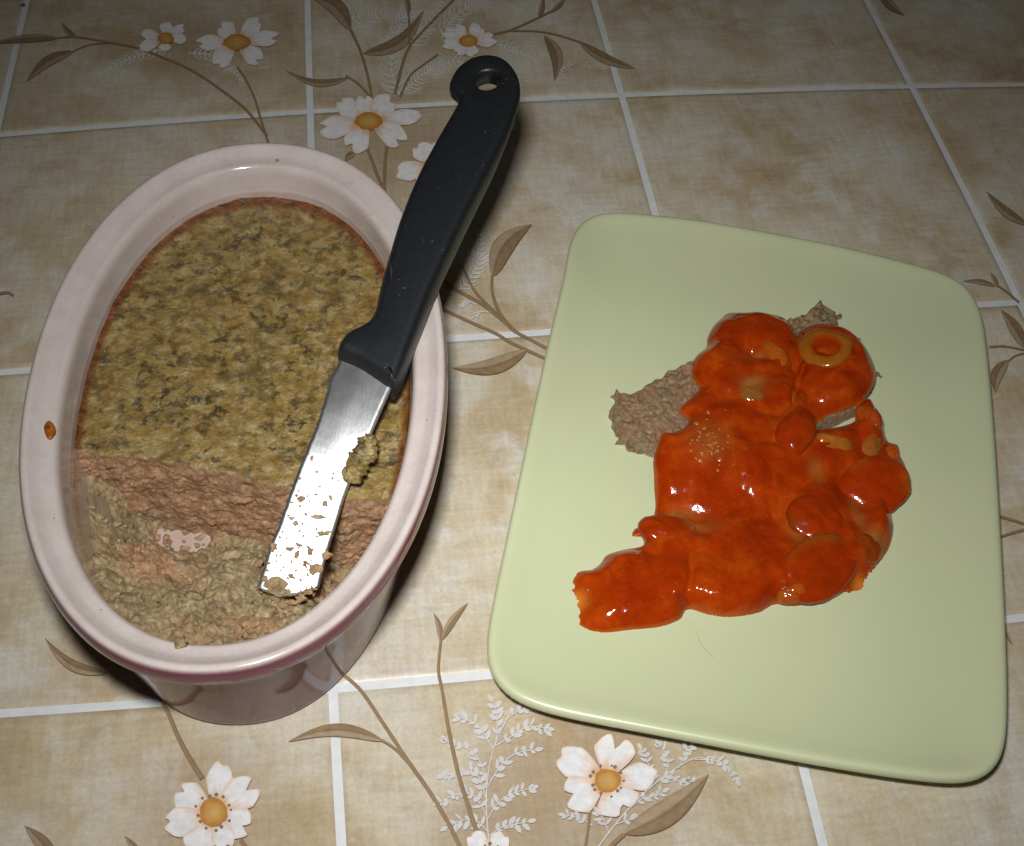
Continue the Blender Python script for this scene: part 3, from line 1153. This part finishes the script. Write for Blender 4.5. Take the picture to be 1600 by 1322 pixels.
for k in range(len(loop)):
    a, b = loop[k], loop[(k + 1) % len(loop)]
    F.append((a, b, n0 + b, n0 + a))
bl = mesh('blade', V, F, M['steel'], knife, smooth_=True)
bl.data.shade_smooth() if hasattr(bl.data, 'shade_smooth') else None
for e in range(0):
    pass

# bits of pate stuck to the blade
rs = random.Random(11)
SPOT = [(471, 780, 7, 5), (508, 787, 6, 6), (497, 808, 14, 4), (507, 834, 12, 5), (428, 854, 6, 6), (491, 889, 13, 11), (437, 912, 17, 11), (421, 914, 10, 8), (516, 777, 4, 5), (487, 716, 3, 4),
        (495, 737, 3, 2), (510, 866, 9, 8), (476, 880, 4, 7), (463, 868, 5, 6), (452, 858, 6, 4), (485, 862, 5, 8), (440, 925, 14, 9), (470, 935, 10, 7), (455, 900, 5, 4), (462, 818, 4, 4), (455, 810, 4, 3),
        (466, 851, 5, 4), (494, 806, 6, 3), (414, 905, 6, 5), (455, 941, 10, 5), (481, 925, 7, 6)]
for _ in range(130):
    s = rs.random() ** 2.0
    q = rs.random()
    yy = 930 - 190 * s
    xl, xr = np.interp(yy, [724, 775, 820, 858, 899, 922], [471, 452, 436, 420, 408, 401]), np.interp(yy, [725, 769, 823, 872, 922], [560, 541, 524, 509, 497])
    SPOT.append((xl + 4 + (xr - xl - 8) * q, yy, rs.uniform(1, 3.4), rs.uniform(1, 3.2)))
parts = []
for (x, y, rx, ry) in SPOT:
    n = 11
    ct = pf(x, y, lambda a, b: bz(a, b) + .0006)
    ring = []
    for k in range(n):
        a = 2 * math.pi * k / n
        w = rs.uniform(.6, 1.25)
        p = pf(x + rx * w * math.cos(a), y + ry * w * math.sin(a), lambda a_, b_: bz(a_, b_) + .00068)
        ring.append(p)
    cz = Vector((sum(p.x for p in ring) / n, sum(p.y for p in ring) / n, sum(p.z for p in ring) / n + min(.0006, .00003 * (rx + ry)) + .00005))
    inner = [p.lerp(cz, .45) + Vector((0, 0, .00008 + .00002 * min(rx, 8))) for p in ring]
    v = [tuple(p) for p in ring] + [tuple(p) for p in inner] + [tuple(cz)]
    f = [(k, (k + 1) % n, n + (k + 1) % n, n + k) for k in range(n)] + [(n + k, n + (k + 1) % n, 2 * n) for k in range(n)]
    parts.append((v, f))
V, F = join(parts)
o = mesh('pate_specks', V, F, M['pate'], None, [(.45, 0, 0)] * len(V), origin=(TIP.x, TIP.y, .02))
tag(o, 'small specks of pate stuck along the steel blade, thickest at its tip', 'food specks', kind='stuff')

# clump of pate on the edge of the blade
parts = []
rs = random.Random(5)
for (x, y, r) in [(570, 690, 9), (578, 686, 7), (565, 705, 11), (575, 700, 10), (556, 720, 11), (562, 730, 11), (548, 735, 8), (572, 715, 10), (545, 745, 7), (553, 745, 9), (582, 692, 5), (580, 705, 6), (540, 738, 5), (560, 745, 6)]:
    p = pf(x, y, lambda a, b: bz(a, b) + .0006)
    parts.append(lump(tuple(p), r * .00022, rs.uniform(0, 50), .65, 3))
V, F = join(parts)
o = mesh('pate_clump', V, F, M['crust'], None, [(0, 0, 0)] * len(V), origin=tuple(pf(562, 715, bz)))
tag(o, 'olive brown clump of baked pate clinging to the edge of the knife blade', 'pate clump')

# dried drip on the rim of the dish, left
def rim_z(x, y):
    u, v = loc_uv((x, y))
    r = (abs(u / DA) ** DN + abs(v / DB) ** DN) ** (1 / DN)
    o_ = (1 - r) * abs(DB) * 1.02
    xs = [p[0] for p in rim_prof[12:]]
    zs = [p[1] for p in rim_prof[12:]]
    return float(np.interp(o_, xs, zs)) + .0002


def drip(px, name, label):
    pts = catmull(px, 4, True)
    c = np.mean(pts, axis=0)
    V = []
    n = len(pts)
    for k, hgt in ((1.0, -.0002), (.92, .0002), (.7, .0005), (.35, .0006)):
        for q in pts:
            r = c + (q - c) * k
            p = pf(r[0], r[1], rim_z)
            V.append((p.x, p.y, p.z + hgt))
    p = pf(c[0], c[1], rim_z)
    V.append((p.x, p.y, p.z + .0006))
    F = grid_faces(4, n, True) + [(3 * n + k, 3 * n + (k + 1) % n, 4 * n) for k in range(n)]
    return tag(mesh(name, V, F, M['drip'], None, origin=tuple(p)), label, 'food drip')


drip([(68, 670), (70, 662), (76, 657), (82, 660), (86, 667), (88, 675), (84, 682), (78, 687), (72, 682)], 'gravy_drip', 'dark brown dried gravy drop on the left rim of the dish')
rs = random.Random(21)
for x, y, r, lb in ((282, 1004, .0014, 'tiny pate crumb on the near inner lip of the dish'), (433, 250, .0005, 'tiny dark crumb on the far pink rim of the dish')):
    p = pf(x, y, rim_z)
    V, F = lump(tuple(p), r, rs.uniform(0, 9), .5, 2)
    tag(mesh('pate_crumb', V, F, M['pate'], None, [(.4, 0, 0)] * len(V), origin=tuple(p)), lb, 'crumb')

# ================================================================= green plate
PPX = [(883, 420), (887, 390), (897, 362), (912, 344), (930, 335), (955, 332), (1000, 335), (1100, 346), (1200, 364), (1300, 383), (1400, 407), (1450, 420), (1490, 434), (1513, 450), (1528, 475),
       (1537, 505), (1545, 570), (1552, 650), (1559, 750), (1566, 870), (1571, 970), (1574, 1060), (1574, 1130), (1571, 1168), (1562, 1194), (1545, 1212), (1520, 1222), (1480, 1222), (1400, 1213), (1300, 1197),
       (1200, 1179), (1100, 1160), (1000, 1141), (900, 1122), (850, 1110), (810, 1096), (785, 1080), (768, 1057), (760, 1030), (760, 1000), (768, 950), (790, 845), (810, 750), (830, 655), (850, 562), (868, 484)]
PE = np.array([list(pz(x, y, .0098).xy) for x, y in catmull(PPX, 5, True)])
seg = np.linalg.norm(np.roll(PE, -1, 0) - PE, axis=1)
cum = np.concatenate([[0], np.cumsum(seg)])
NP = 260
out = []
for k in range(NP):
    s = cum[-1] * k / NP
    i = min(np.searchsorted(cum, s, 'right') - 1, len(PE) - 1)
    f = (s - cum[i]) / (seg[i] + 1e-12)
    out.append(PE[i] * (1 - f) + PE[(i + 1) % len(PE)] * f)
PE = np.array(out)
for _ in range(6):
    PE = (np.roll(PE, 1, 0) + 2 * PE + np.roll(PE, -1, 0)) / 4
PC = PE.mean(0)
plate = thing('plate', (PC[0], PC[1], 0), 'pale green rounded rectangular plate holding pate and tomato sauce', 'plate')
ZPL = 0.0072
prof = dense([(.030, .0003), (.020, .0003), (.014, .0022), (.007, .0046), (.0025, .0060), (.0006, .0074), (0, .0090), (.0003, .0102), (.0010, .0108), (.0022, .0109), (.0045, .0103), (.0090, .0090), (.0145, .0080), (.021, .0074), (.028, ZPL)], 3)
V = []
for ins, z in prof:
    if ins <= 0.006:
        Q = inset(PE, ins)
    else:
        Q0 = inset(PE, .006)
        d = Q0 - PC
        L = np.linalg.norm(d, axis=1)[:, None]
        Q = PC + d * (1 - (ins - .006) / 0.066)
    V += [(q[0], q[1], z) for q in Q]
F = grid_faces(len(prof), NP, True)
kk = 5
lastQ = Q
nring = len(prof)
for k in (.66, .33):
    V += [(*(PC + (q - PC) * k), ZPL) for q in lastQ]
F = grid_faces(nring + 2, NP, True)
V.append((PC[0], PC[1], ZPL))
o0 = (nring + 1) * NP
F += [(o0 + k, o0 + (k + 1) % NP, len(V) - 1) for k in range(NP)]
F.append(tuple(reversed(range(NP))))
mesh('plate_body', V, F, M['plate'], plate)


# ================================================================= slice of pate and tomato sauce on the plate
def q3(x, y):
    return 860 + x * .43860, 440 + y * .43872


def poly_sd(P, X, Y):
    """signed distance (inside > 0) and nearest boundary point, vectorised"""
    A = np.asarray(P, float)
    B = np.roll(A, -1, 0)
    best = np.full(X.shape, 1e9)
    nx, ny = np.zeros(X.shape), np.zeros(X.shape)
    ins = np.zeros(X.shape, bool)
    for (ax, ay), (bx, by) in zip(A, B):
        dx, dy = bx - ax, by - ay
        L = dx * dx + dy * dy + 1e-18
        t = np.clip(((X - ax) * dx + (Y - ay) * dy) / L, 0, 1)
        qx, qy = ax + t * dx, ay + t * dy
        d = np.hypot(X - qx, Y - qy)
        m = d < best
        best[m], nx[m], ny[m] = d[m], qx[m], qy[m]
        c = ((ay > Y) != (by > Y)) & (X < (bx - ax) * (Y - ay) / (by - ay + 1e-18) + ax)
        ins ^= c
    return np.where(ins, best, -best), nx, ny


TS = 0.0052
SL = [(500, 270), (450, 292), (415, 303), (400, 322), (370, 335), (340, 352), (310, 368), (278, 384), (252, 374), (240, 362), (227, 375), (235, 392), (230, 410), (215, 432), (213, 450), (226, 468), (222, 490), (238, 512),
      (250, 528), (236, 545), (258, 545), (272, 555), (284, 575), (300, 570), (322, 580), (345, 580), (372, 594), (450, 610), (560, 640), (700, 640), (850, 600), (960, 515), (1050, 470), (1110, 440), (1140, 400), (1158, 350), (1172, 330),
      (1165, 300), (1150, 290), (1120, 250), (1095, 222), (1090, 200), (1070, 195), (1045, 165), (1032, 135), (1026, 98), (1008, 92), (988, 75), (966, 46), (942, 66), (920, 88), (898, 102), (860, 118), (830, 126), (700, 180)]
SLW = np.array([list(pz(*q3(x, y), ZPL + TS).xy) for x, y in SL])


def grid_over(P, res):
    x0, y0 = P.min(0) - res * 2
    x1, y1 = P.max(0) + res * 2
    xs, ys = np.arange(x0, x1, res), np.arange(y0, y1, res)
    return np.meshgrid(xs, ys)


def field_mesh(name, P, res, hfun, mat, parent=None, colf=None, origin=None, jag=0.0):
    X, Y = grid_over(P, res)
    sd, nx, ny = poly_sd(P, X, Y)
    keep = sd > -res * .75
    snap = keep & (sd < res * .3)
    X2, Y2 = np.where(snap, nx, X), np.where(snap, ny, Y)
    sd2 = np.where(snap, 0, sd)
    Z = hfun(X2, Y2, sd2)
    idx = -np.ones(X.shape, int)
    idx[keep] = np.arange(keep.sum())
    V = np.stack([X2[keep], Y2[keep], Z[keep]], 1)
    q = np.stack([idx[:-1, :-1], idx[:-1, 1:], idx[1:, 1:], idx[1:, :-1]], -1).reshape(-1, 4)
    q = q[(q >= 0).all(1)]
    col = colf(X2[keep], Y2[keep], sd2[keep]) if colf else None
    return mesh(name, V.tolist(), [tuple(int(k) for k in f) for f in q], mat, parent, col, origin=origin)


def vn(X, Y, z, sc, octv=3, gain=.5):
    return np.array([fbm(a, b, z, sc, octv, gain) for a, b in zip(X.ravel(), Y.ravel())]).reshape(X.shape)


slice_c = SLW.mean(0)


def slice_top(X, Y, sd):
    edge = np.clip(1 - (1 - np.clip(sd / .0022, 0, 1)) ** 2, 0, 1) ** .7
    n = 0.0010 * vn(X, Y, 3, 130, 3) + .0009 * vn(X, Y, 6, 480, 3, .6)
    return ZPL - .0001 + (TS + n) * edge


# ragged outline
SLR = np.array(catmull([tuple(p) for p in SLW], 5, True))
SLR = np.array([p + .0007 * np.array([noise.noise((p[0] * 420, p[1] * 420, 1)), noise.noise((p[0] * 420, p[1] * 420, 8))]) for p in SLR])
o = field_mesh('pate_slice', SLR, .00036, slice_top, M['slice'], None, lambda X, Y, s: np.stack([.56 + 0 * X, 0 * X, 0 * X], 1), origin=(slice_c[0], slice_c[1], ZPL))
tag(o, 'rough greyish pink slice of pate half hidden under tomato sauce on the plate', 'pate slice')

SA = [(640, 113), (720, 113), (790, 117), (838, 134), (862, 162), (876, 196), (888, 178), (930, 156), (985, 150), (1040, 166), (1085, 195), (1125, 240), (1154, 300), (1158, 350), (1137, 398), (1100, 434), (1040, 460), (985, 482), (945, 508),
      (938, 522), (960, 527), (1000, 522), (1050, 512), (1084, 496), (1082, 470), (1092, 446), (1115, 426), (1142, 426), (1166, 470), (1186, 522), (1200, 568), (1238, 584), (1246, 620), (1264, 655), (1275, 715), (1255, 772), (1218, 822), (1223, 880),
      (1210, 940), (1182, 990), (1146, 1030), (1122, 1060), (1104, 1096), (1040, 1110), (960, 1130), (880, 1156), (800, 1150), (740, 1180), (640, 1195), (560, 1186), (490, 1168), (460, 1204), (390, 1230), (280, 1242), (200, 1252), (150, 1246),
      (103, 1224), (98, 1150), (82, 1100), (92, 1040), (150, 1025), (178, 1004), (202, 974), (260, 955), (326, 942), (326, 912), (292, 906), (302, 880), (340, 870), (364, 842), (374, 800), (370, 740), (368, 680), (366, 640), (376, 600), (398, 545),
      (440, 540), (482, 515), (490, 492), (462, 466), (472, 440), (500, 415), (528, 385), (520, 365), (506, 340), (502, 300), (520, 265), (554, 235), (560, 200), (580, 160), (610, 130)]


def zb_at(X, Y):
    sd, _, _ = poly_sd(SLW, X, Y)
    return ZPL + TS * smooth(-.0210, .0012, sd)


def back_on(x, y):
    z = ZPL
    for _ in range(6):
        p = pz(x, y, z)
        z = float(zb_at(np.array([p.x]), np.array([p.y]))[0])
    return pz(x, y, z)


SAW = np.array([list(back_on(*q3(x, y)).xy) for x, y in catmull(SA, 7, True)])
_t = back_on(*q3(100, 1140))
_t2 = back_on(*q3(1100, 1085))
_r = random.Random(4)
SAW = np.array([p + np.array([_r.uniform(-1, 1), _r.uniform(-.6, .6)]) * .0009 * max(math.exp(-((p[0] - q_.x) ** 2 + (p[1] - q_.y) ** 2) / (2 * .0058 ** 2)) for q_ in (_t, _t2)) for p in SAW])
PXM = 0.0001
# bumps: x, y (enlarged picture), rx, ry, angle, height mm, kind
BUMP = [(1020, 315, 150, 165, -.3, 5.2, 'l'), (700, 190, 172, 92, 0.05, 4.6, 'l'), (625, 325, 138, 120, -.2, 4.6, 'l'), (800, 260, 74, 150, .45, 5.2, 'l'), (780, 420, 120, 80, 0, 3.8, 'l'),
        (590, 480, 180, 100, -.1, 2.6, 'l'), (600, 640, 330, 230, 0, 3.0, 'l'), (820, 680, 260, 170, 0, 2.6, 'l'),
        (690, 1020, 330, 150, -.05, 5.0, 'l'), (290, 1110, 210, 125, -.12, 5.0, 'l'), (430, 930, 130, 85, .3, 4.4, 'l'), (600, 1090, 210, 100, 0, 5.4, 'l'), (860, 1040, 170, 110, -.3, 5.0, 'l'),
        (960, 860, 150, 105, 0, 6.2, 'l'), (1010, 985, 150, 110, -.5, 5.6, 'l'), (1150, 880, 78, 130, .15, 4.4, 'l'), (1160, 715, 122, 104, .2, 5.2, 'l'),
        (1010, 640, 130, 60, .05, 4.0, 'l'), (1040, 570, 110, 46, .1, 3.8, 'l'), (1140, 540, 62, 80, .3, 4.6, 'l'), (1130, 460, 44, 56, 0, 4.0, 'l'), (870, 540, 76, 80, 0, 4.6, 'l'), (870, 1110, 90, 40, -.4, 3.6, 'l'),
        (890, 345, 15, 150, .30, -2.2, 'd'), (740, 292, 55, 16, .5, -1.6, 'd'), (505, 905, 60, 14, .45, -1.2, 'd'), (490, 1085, 15, 80, .12, -1.3, 'd'), (800, 600, 80, 20, .2, -.8, 'd')]
BW = []
for x, y, rx, ry, an, h, kd in BUMP:
    p = back_on(*q3(x, y))
    BW.append((p.x, p.y, rx * .000098, ry * .000116, -an + YAW, h * .001))


def sauce_top(X, Y, sd, fine=True):
    zb = zb_at(X, Y)
    r = .0050
    e = np.clip(1 - (1 - np.clip(sd / r, 0, 1)) ** 2, 0, 1) ** .75
    # thin smeared edge at the lower left tip
    pt = back_on(*q3(95, 1140))
    thin = np.exp(-((X - pt.x) ** 2 + (Y - pt.y) ** 2) / (2 * .0042 ** 2))
    pt2 = back_on(*q3(1100, 1080))
    thin = np.maximum(thin, np.exp(-((X - pt2.x) ** 2 + (Y - pt2.y) ** 2) / (2 * .0030 ** 2)))
    acc = np.zeros_like(X)
    dent = np.zeros_like(X)
    wx, wy = X, Y
    if fine:
        wx = X + .0011 * vn(X, Y, 31, 120, 2)
        wy = Y + .0011 * vn(X, Y, 41, 120, 2)
    for bx, by, rx, ry, an, hh in BW:
        dx, dy = wx - bx, wy - by
        u, v = dx * math.cos(an) + dy * math.sin(an), -dx * math.sin(an) + dy * math.cos(an)
        q = (u / rx) ** 2 + (v / ry) ** 2
        if hh > 0:
            k = np.sqrt(np.clip(1 - q, 0, 1) + .02) - .1414
            acc += (hh * np.maximum(k, 0) ** 1.35 * 1.2) ** 2.8
        else:
            dent += hh * np.exp(-q * 1.6)
    h = .0017 + .80 * acc ** (1 / 2.8) + 1.25 * dent
    if fine:
        h = h + .0011 * vn(X, Y, 11, 85, 2) + .00028 * vn(X, Y, 21, 240, 2)
    h = np.maximum(h, .0007)
    h = h * (1 - .88 * thin) * e
    return zb + h + .00003


def sauce_z(x, y):
    X, Y = np.array([x]), np.array([y])
    sd, _, _ = poly_sd(SAW, X, Y)
    return float(sauce_top(X, Y, np.maximum(sd, 0))[0])


OLV = [(715, 395, 40, 24, .75), (555, 585, 60, 55, .40), (560, 640, 40, 18, .5), (870, 215, 14, 40, .6), (935, 700, 22, 30, .55), (520, 900, 60, 26, .35), (860, 930, 20, 40, .5), (1140, 945, 36, 28, .8), (740, 290, 50, 18, .4), (1080, 850, 20, 80, .4), (440, 855, 60, 16, .6)]


def sauce_col(X, Y, sd):
    r = np.zeros_like(X)
    for x, y, rx, ry, k in OLV:
        p = back_on(*q3(x, y))
        r = np.maximum(r, k * np.exp(-((X - p.x) / (rx * .000098)) ** 2 - ((Y - p.y) / (ry * .000116)) ** 2))
    pt = back_on(*q3(90, 1140))
    g = smooth(.0010, 0, sd) * .25
    g = np.maximum(g, .9 * np.exp(-((X - pt.x) ** 2 + (Y - pt.y) ** 2) / (2 * .0022 ** 2)))
    pt = back_on(*q3(1105, 1085))
    g = np.maximum(g, .9 * np.exp(-((X - pt.x) ** 2 + (Y - pt.y) ** 2) / (2 * .002 ** 2)))
    return np.stack([r, g, 0 * r], 1)


sc = SAW.mean(0)
SAR = np.array([p + .0003 * np.array([noise.noise((p[0] * 500, p[1] * 500, 1)), noise.noise((p[0] * 500, p[1] * 500, 8))]) for p in SAW])
o = field_mesh('tomato_sauce', SAW, .00033, sauce_top, M['sauce'], None, sauce_col, origin=(sc[0], sc[1], ZPL))
tag(o, 'glossy orange red tomato sauce poured over the pate slice on the plate', 'sauce')

# mushroom pieces lying in the sauce
ORG = (0.285, 0.024, 0.0006)


def blob(name, label, cat, x, y, rx, ry, ang, th, tilt, centre, edge, seed, lift=0.0, ringy=False, ex=2.4):
    """a rounded, slightly uneven slice; colour runs from the centre to the edge"""
    p = pf(*q3(x, y), sauce_z)
    RX, RY = rx * .000098, ry * .000116
    e = .0015
    sn = Vector((sauce_z(p.x - e, p.y) - sauce_z(p.x + e, p.y), sauce_z(p.x, p.y - e) - sauce_z(p.x, p.y + e), 2 * e)).normalized()
    lean = Vector((0, 0, 1)).rotation_difference(sn.lerp(Vector((0, 0, 1)), .25)).to_matrix()
    rot = lean @ Matrix.Rotation(-ang + YAW, 3, 'Z') @ Matrix.Rotation(tilt[0], 3, 'X') @ Matrix.Rotation(tilt[1], 3, 'Y')
    NA, NR_ = 44, 16
    V, C = [], []
    for i in range(NR_ + 1):
        ph = math.pi * i / NR_
        rad, zz = math.sin(ph) ** (2 / ex), math.copysign(abs(math.cos(ph)) ** (2 / ex), math.cos(ph))
        for k in range(NA):
            a = 2 * math.pi * k / NA
            w = 1 + .20 * noise.noise((math.cos(a) * .8 + seed, math.sin(a) * .8, 0)) + .04 * noise.noise((math.cos(a) * 4 + seed, math.sin(a) * 4, 0))
            zt = zz
            if ringy and zz > 0:
                zt = zz * (1 - .85 * float(smooth(.62, .38, rad)))
            lx, ly, lz = RX * rad * w * math.cos(a), RY * rad * w * math.sin(a), th * zt * (1 + .30 * noise.noise((rad * math.cos(a) * 2.6 + seed, rad * math.sin(a) * 2.6, 5)))
            q = rot @ Vector((lx, ly, lz - th * (.34 if ringy else .80)))
            V.append((p.x + q.x, p.y + q.y, p.z + q.z + lift + (0 if ringy else -.0001)))
            if ringy:
                k_ = float(smooth(.48, .66, rad)) * float(1 - .35 * smooth(.92, 1, rad))
            else:
                k_ = float(smooth(.55, 1.0, rad)) * min(1, max(0, .30 + 2.0 * noise.noise((math.cos(a) * .9 + seed, math.sin(a) * .9, 3))))
            k_ = min(1, k_)
            C.append([centre[i_] * (1 - k_) + edge[i_] * k_ for i_ in range(3)])
    o = mesh(name, V, grid_faces(NR_ + 1, NA, True), M['mush'], None, C, origin=tuple(p))
    return tag(o, label, cat, 'mushroom pieces in the tomato sauce')


OLIVE = (0.250, 0.072, 0.006)
BROWN = (0.235, 0.036, 0.003)
YEL = (0.350, 0.078, 0.005)
MS = 'mushroom'
blob('mushroom_ring', 'round ring slice with pale green edge and red centre on the upper right sauce', MS, 985, 235, 88, 76, 0, .0021, (.04, 0), ORG, (0.290, 0.092, 0.006), 1, .0002, True)
blob('mushroom_strip', 'pale yellow strip poking out of the sauce between the two upper lobes', MS, 795, 245, 66, 26, 1.0, .0018, (0, 0), YEL, ORG, 2, .0001)
blob('mushroom_piece', 'greyish green lump in the sauce, above the middle and right of the bare pate', MS, 715, 395, 42, 28, .1, .0016, (0, 0), (0.230, 0.090, 0.016), ORG, 3, .0001)
blob('mushroom_piece', 'small yellowish strip below the pale yellow strip, in the sauce groove', MS, 862, 420, 24, 50, -.1, .0014, (0, 0), YEL, ORG, 4, 0)
blob('mushroom', 'rounded orange mushroom cap left of the white gap in the sauce', MS, 868, 535, 62, 66, .3, .0034, (.1, 0), ORG, BROWN, 5, .0006)
blob('mushroom_slice', 'brownish curved mushroom slice just below the white gap in the sauce', MS, 1015, 578, 66, 28, .12, .0026, (.2, 0), (0.33, 0.10, 0.012), OLIVE, 6, .0004)
blob('mushroom_piece', 'upright dark orange lump at the right end of the white gap', MS, 1130, 470, 34, 50, -.4, .0030, (0, 0), (0.36, 0.06, 0.006), BROWN, 7, .0002)
blob('mushroom_slice', 'olive brown curled slice near the right edge of the sauce', MS, 1150, 590, 34, 58, .35, .0030, (0, .2), (0.30, 0.085, 0.012), OLIVE, 8, .0006)
blob('mushroom_bit', 'small rough orange bit at the rightmost upper edge of the sauce', MS, 1222, 608, 26, 30, .2, .0020, (0, 0), (0.38, 0.07, 0.006), BROWN, 9, .0010)
blob('mushroom_slice', 'large orange half moon slice with yellowish rim at the right edge of the sauce', MS, 1165, 715, 104, 84, .35, .0026, (.12, -.1), ORG, YEL, 10, .0004)
blob('mushroom_slice', 'large flat orange slice with thin olive lower edge, at lower right of sauce', MS, 975, 1020, 135, 78, -.62, .0026, (.10, .1), ORG, OLIVE, 11, .0004)
blob('mushroom_piece', 'olive piece on the lower right bottom edge of the sauce', MS, 862, 1118, 44, 24, -.5, .0016, (0, 0), (0.33, 0.06, 0.004), OLIVE, 12, .0002)
blob('mushroom_piece', 'dark brown piece sunk in the sauce at its lower right edge', MS, 1140, 945, 50, 38, .3, .0020, (0, 0), BROWN, (0.30, 0.06, 0.008), 13, 0)
blob('mushroom_slice', 'brown edged orange slice standing at the left bend of the sauce', MS, 415, 875, 88, 44, .15, .0028, (.1, 0), ORG, (0.250, 0.110, 0.020), 14, .0002)
blob('mushroom', 'lumpy orange mushroom cap in the sauce right of its middle', MS, 965, 840, 96, 66, .1, .0030, (0, 0), ORG, BROWN, 15, .0002)

# crumbs of pate in the sauce and a few specks on the cloth
rs = random.Random(31)
parts = []
for _ in range(46):
    x, y = rs.gauss(565, 38), rs.gauss(575, 46)
    p = pf(*q3(x, y), sauce_z)
    parts.append(lump(tuple(p), rs.uniform(.0003, .0008), rs.uniform(0, 80), .5, 2))
V, F = join(parts)
o = mesh('sauce_crumbs', V, F, M['mush'], None, [(.42, .12, .025)] * len(V), origin=tuple(back_on(*q3(565, 575))))
tag(o, 'patch of tiny orange pate crumbs in the sauce beside the bare pate', 'crumbs', kind='stuff')
for x, y, r, lb in ((1300, 68, .0006, 'tiny dark speck on the tablecloth at the upper right'), (1155, 255, .0005, 'tiny dark speck on the tablecloth above the plate'),
                    (35, 8, .0009, 'small reddish crumb on the white joint in the upper left corner')):
    p = pz(x, y, .0003)
    V, F = lump(tuple(p), r, rs.uniform(0, 9), .6, 2)
    tag(mesh('crumb', V, F, M['drip'] if x < 100 else M['pate'], None, [(.4, 0, 0)] * len(V), origin=tuple(p)), lb, 'crumb')
parts = []
for _ in range(26):
    k = rs.choice([(222, 470), (240, 548), (285, 578), (330, 586), (230, 400), (232, 520), (1100, 215), (1168, 330), (1030, 120)])
    p = pz(*q3(k[0] + rs.gauss(-4, 7), k[1] + rs.gauss(4, 7)), ZPL + .0004)
    parts.append(lump(tuple(p), rs.uniform(.0003, .0009), rs.uniform(0, 80), .7, 2))
V, F = join(parts)
o = mesh('plate_crumbs', V, F, M['slice'], None, [(.5, 0, 0)] * len(V), origin=tuple(pz(*q3(240, 548), ZPL)))
tag(o, 'loose brown crumbs on the plate along the ragged edges of the pate slice', 'crumbs', kind='stuff')
# a fine hair lying on the plate
P = [pz(x, y, ZPL + .0002) for x, y in catmull([(1088, 985), (1096, 1008), (1110, 1022), (1118, 1034)], 6)]
V, F = [], []
for p in P:
    for k in range(5):
        a = 2 * math.pi * k / 5
        V.append((p.x + 0.00003 * math.cos(a), p.y + .00002 * math.cos(a), p.z + .00003 * math.sin(a)))
F = grid_faces(len(P), 5, True)
tag(mesh('hair', V, F, M['drip'], None, origin=tuple(P[0])), 'fine short hair lying on the green plate below the sauce', 'hair')
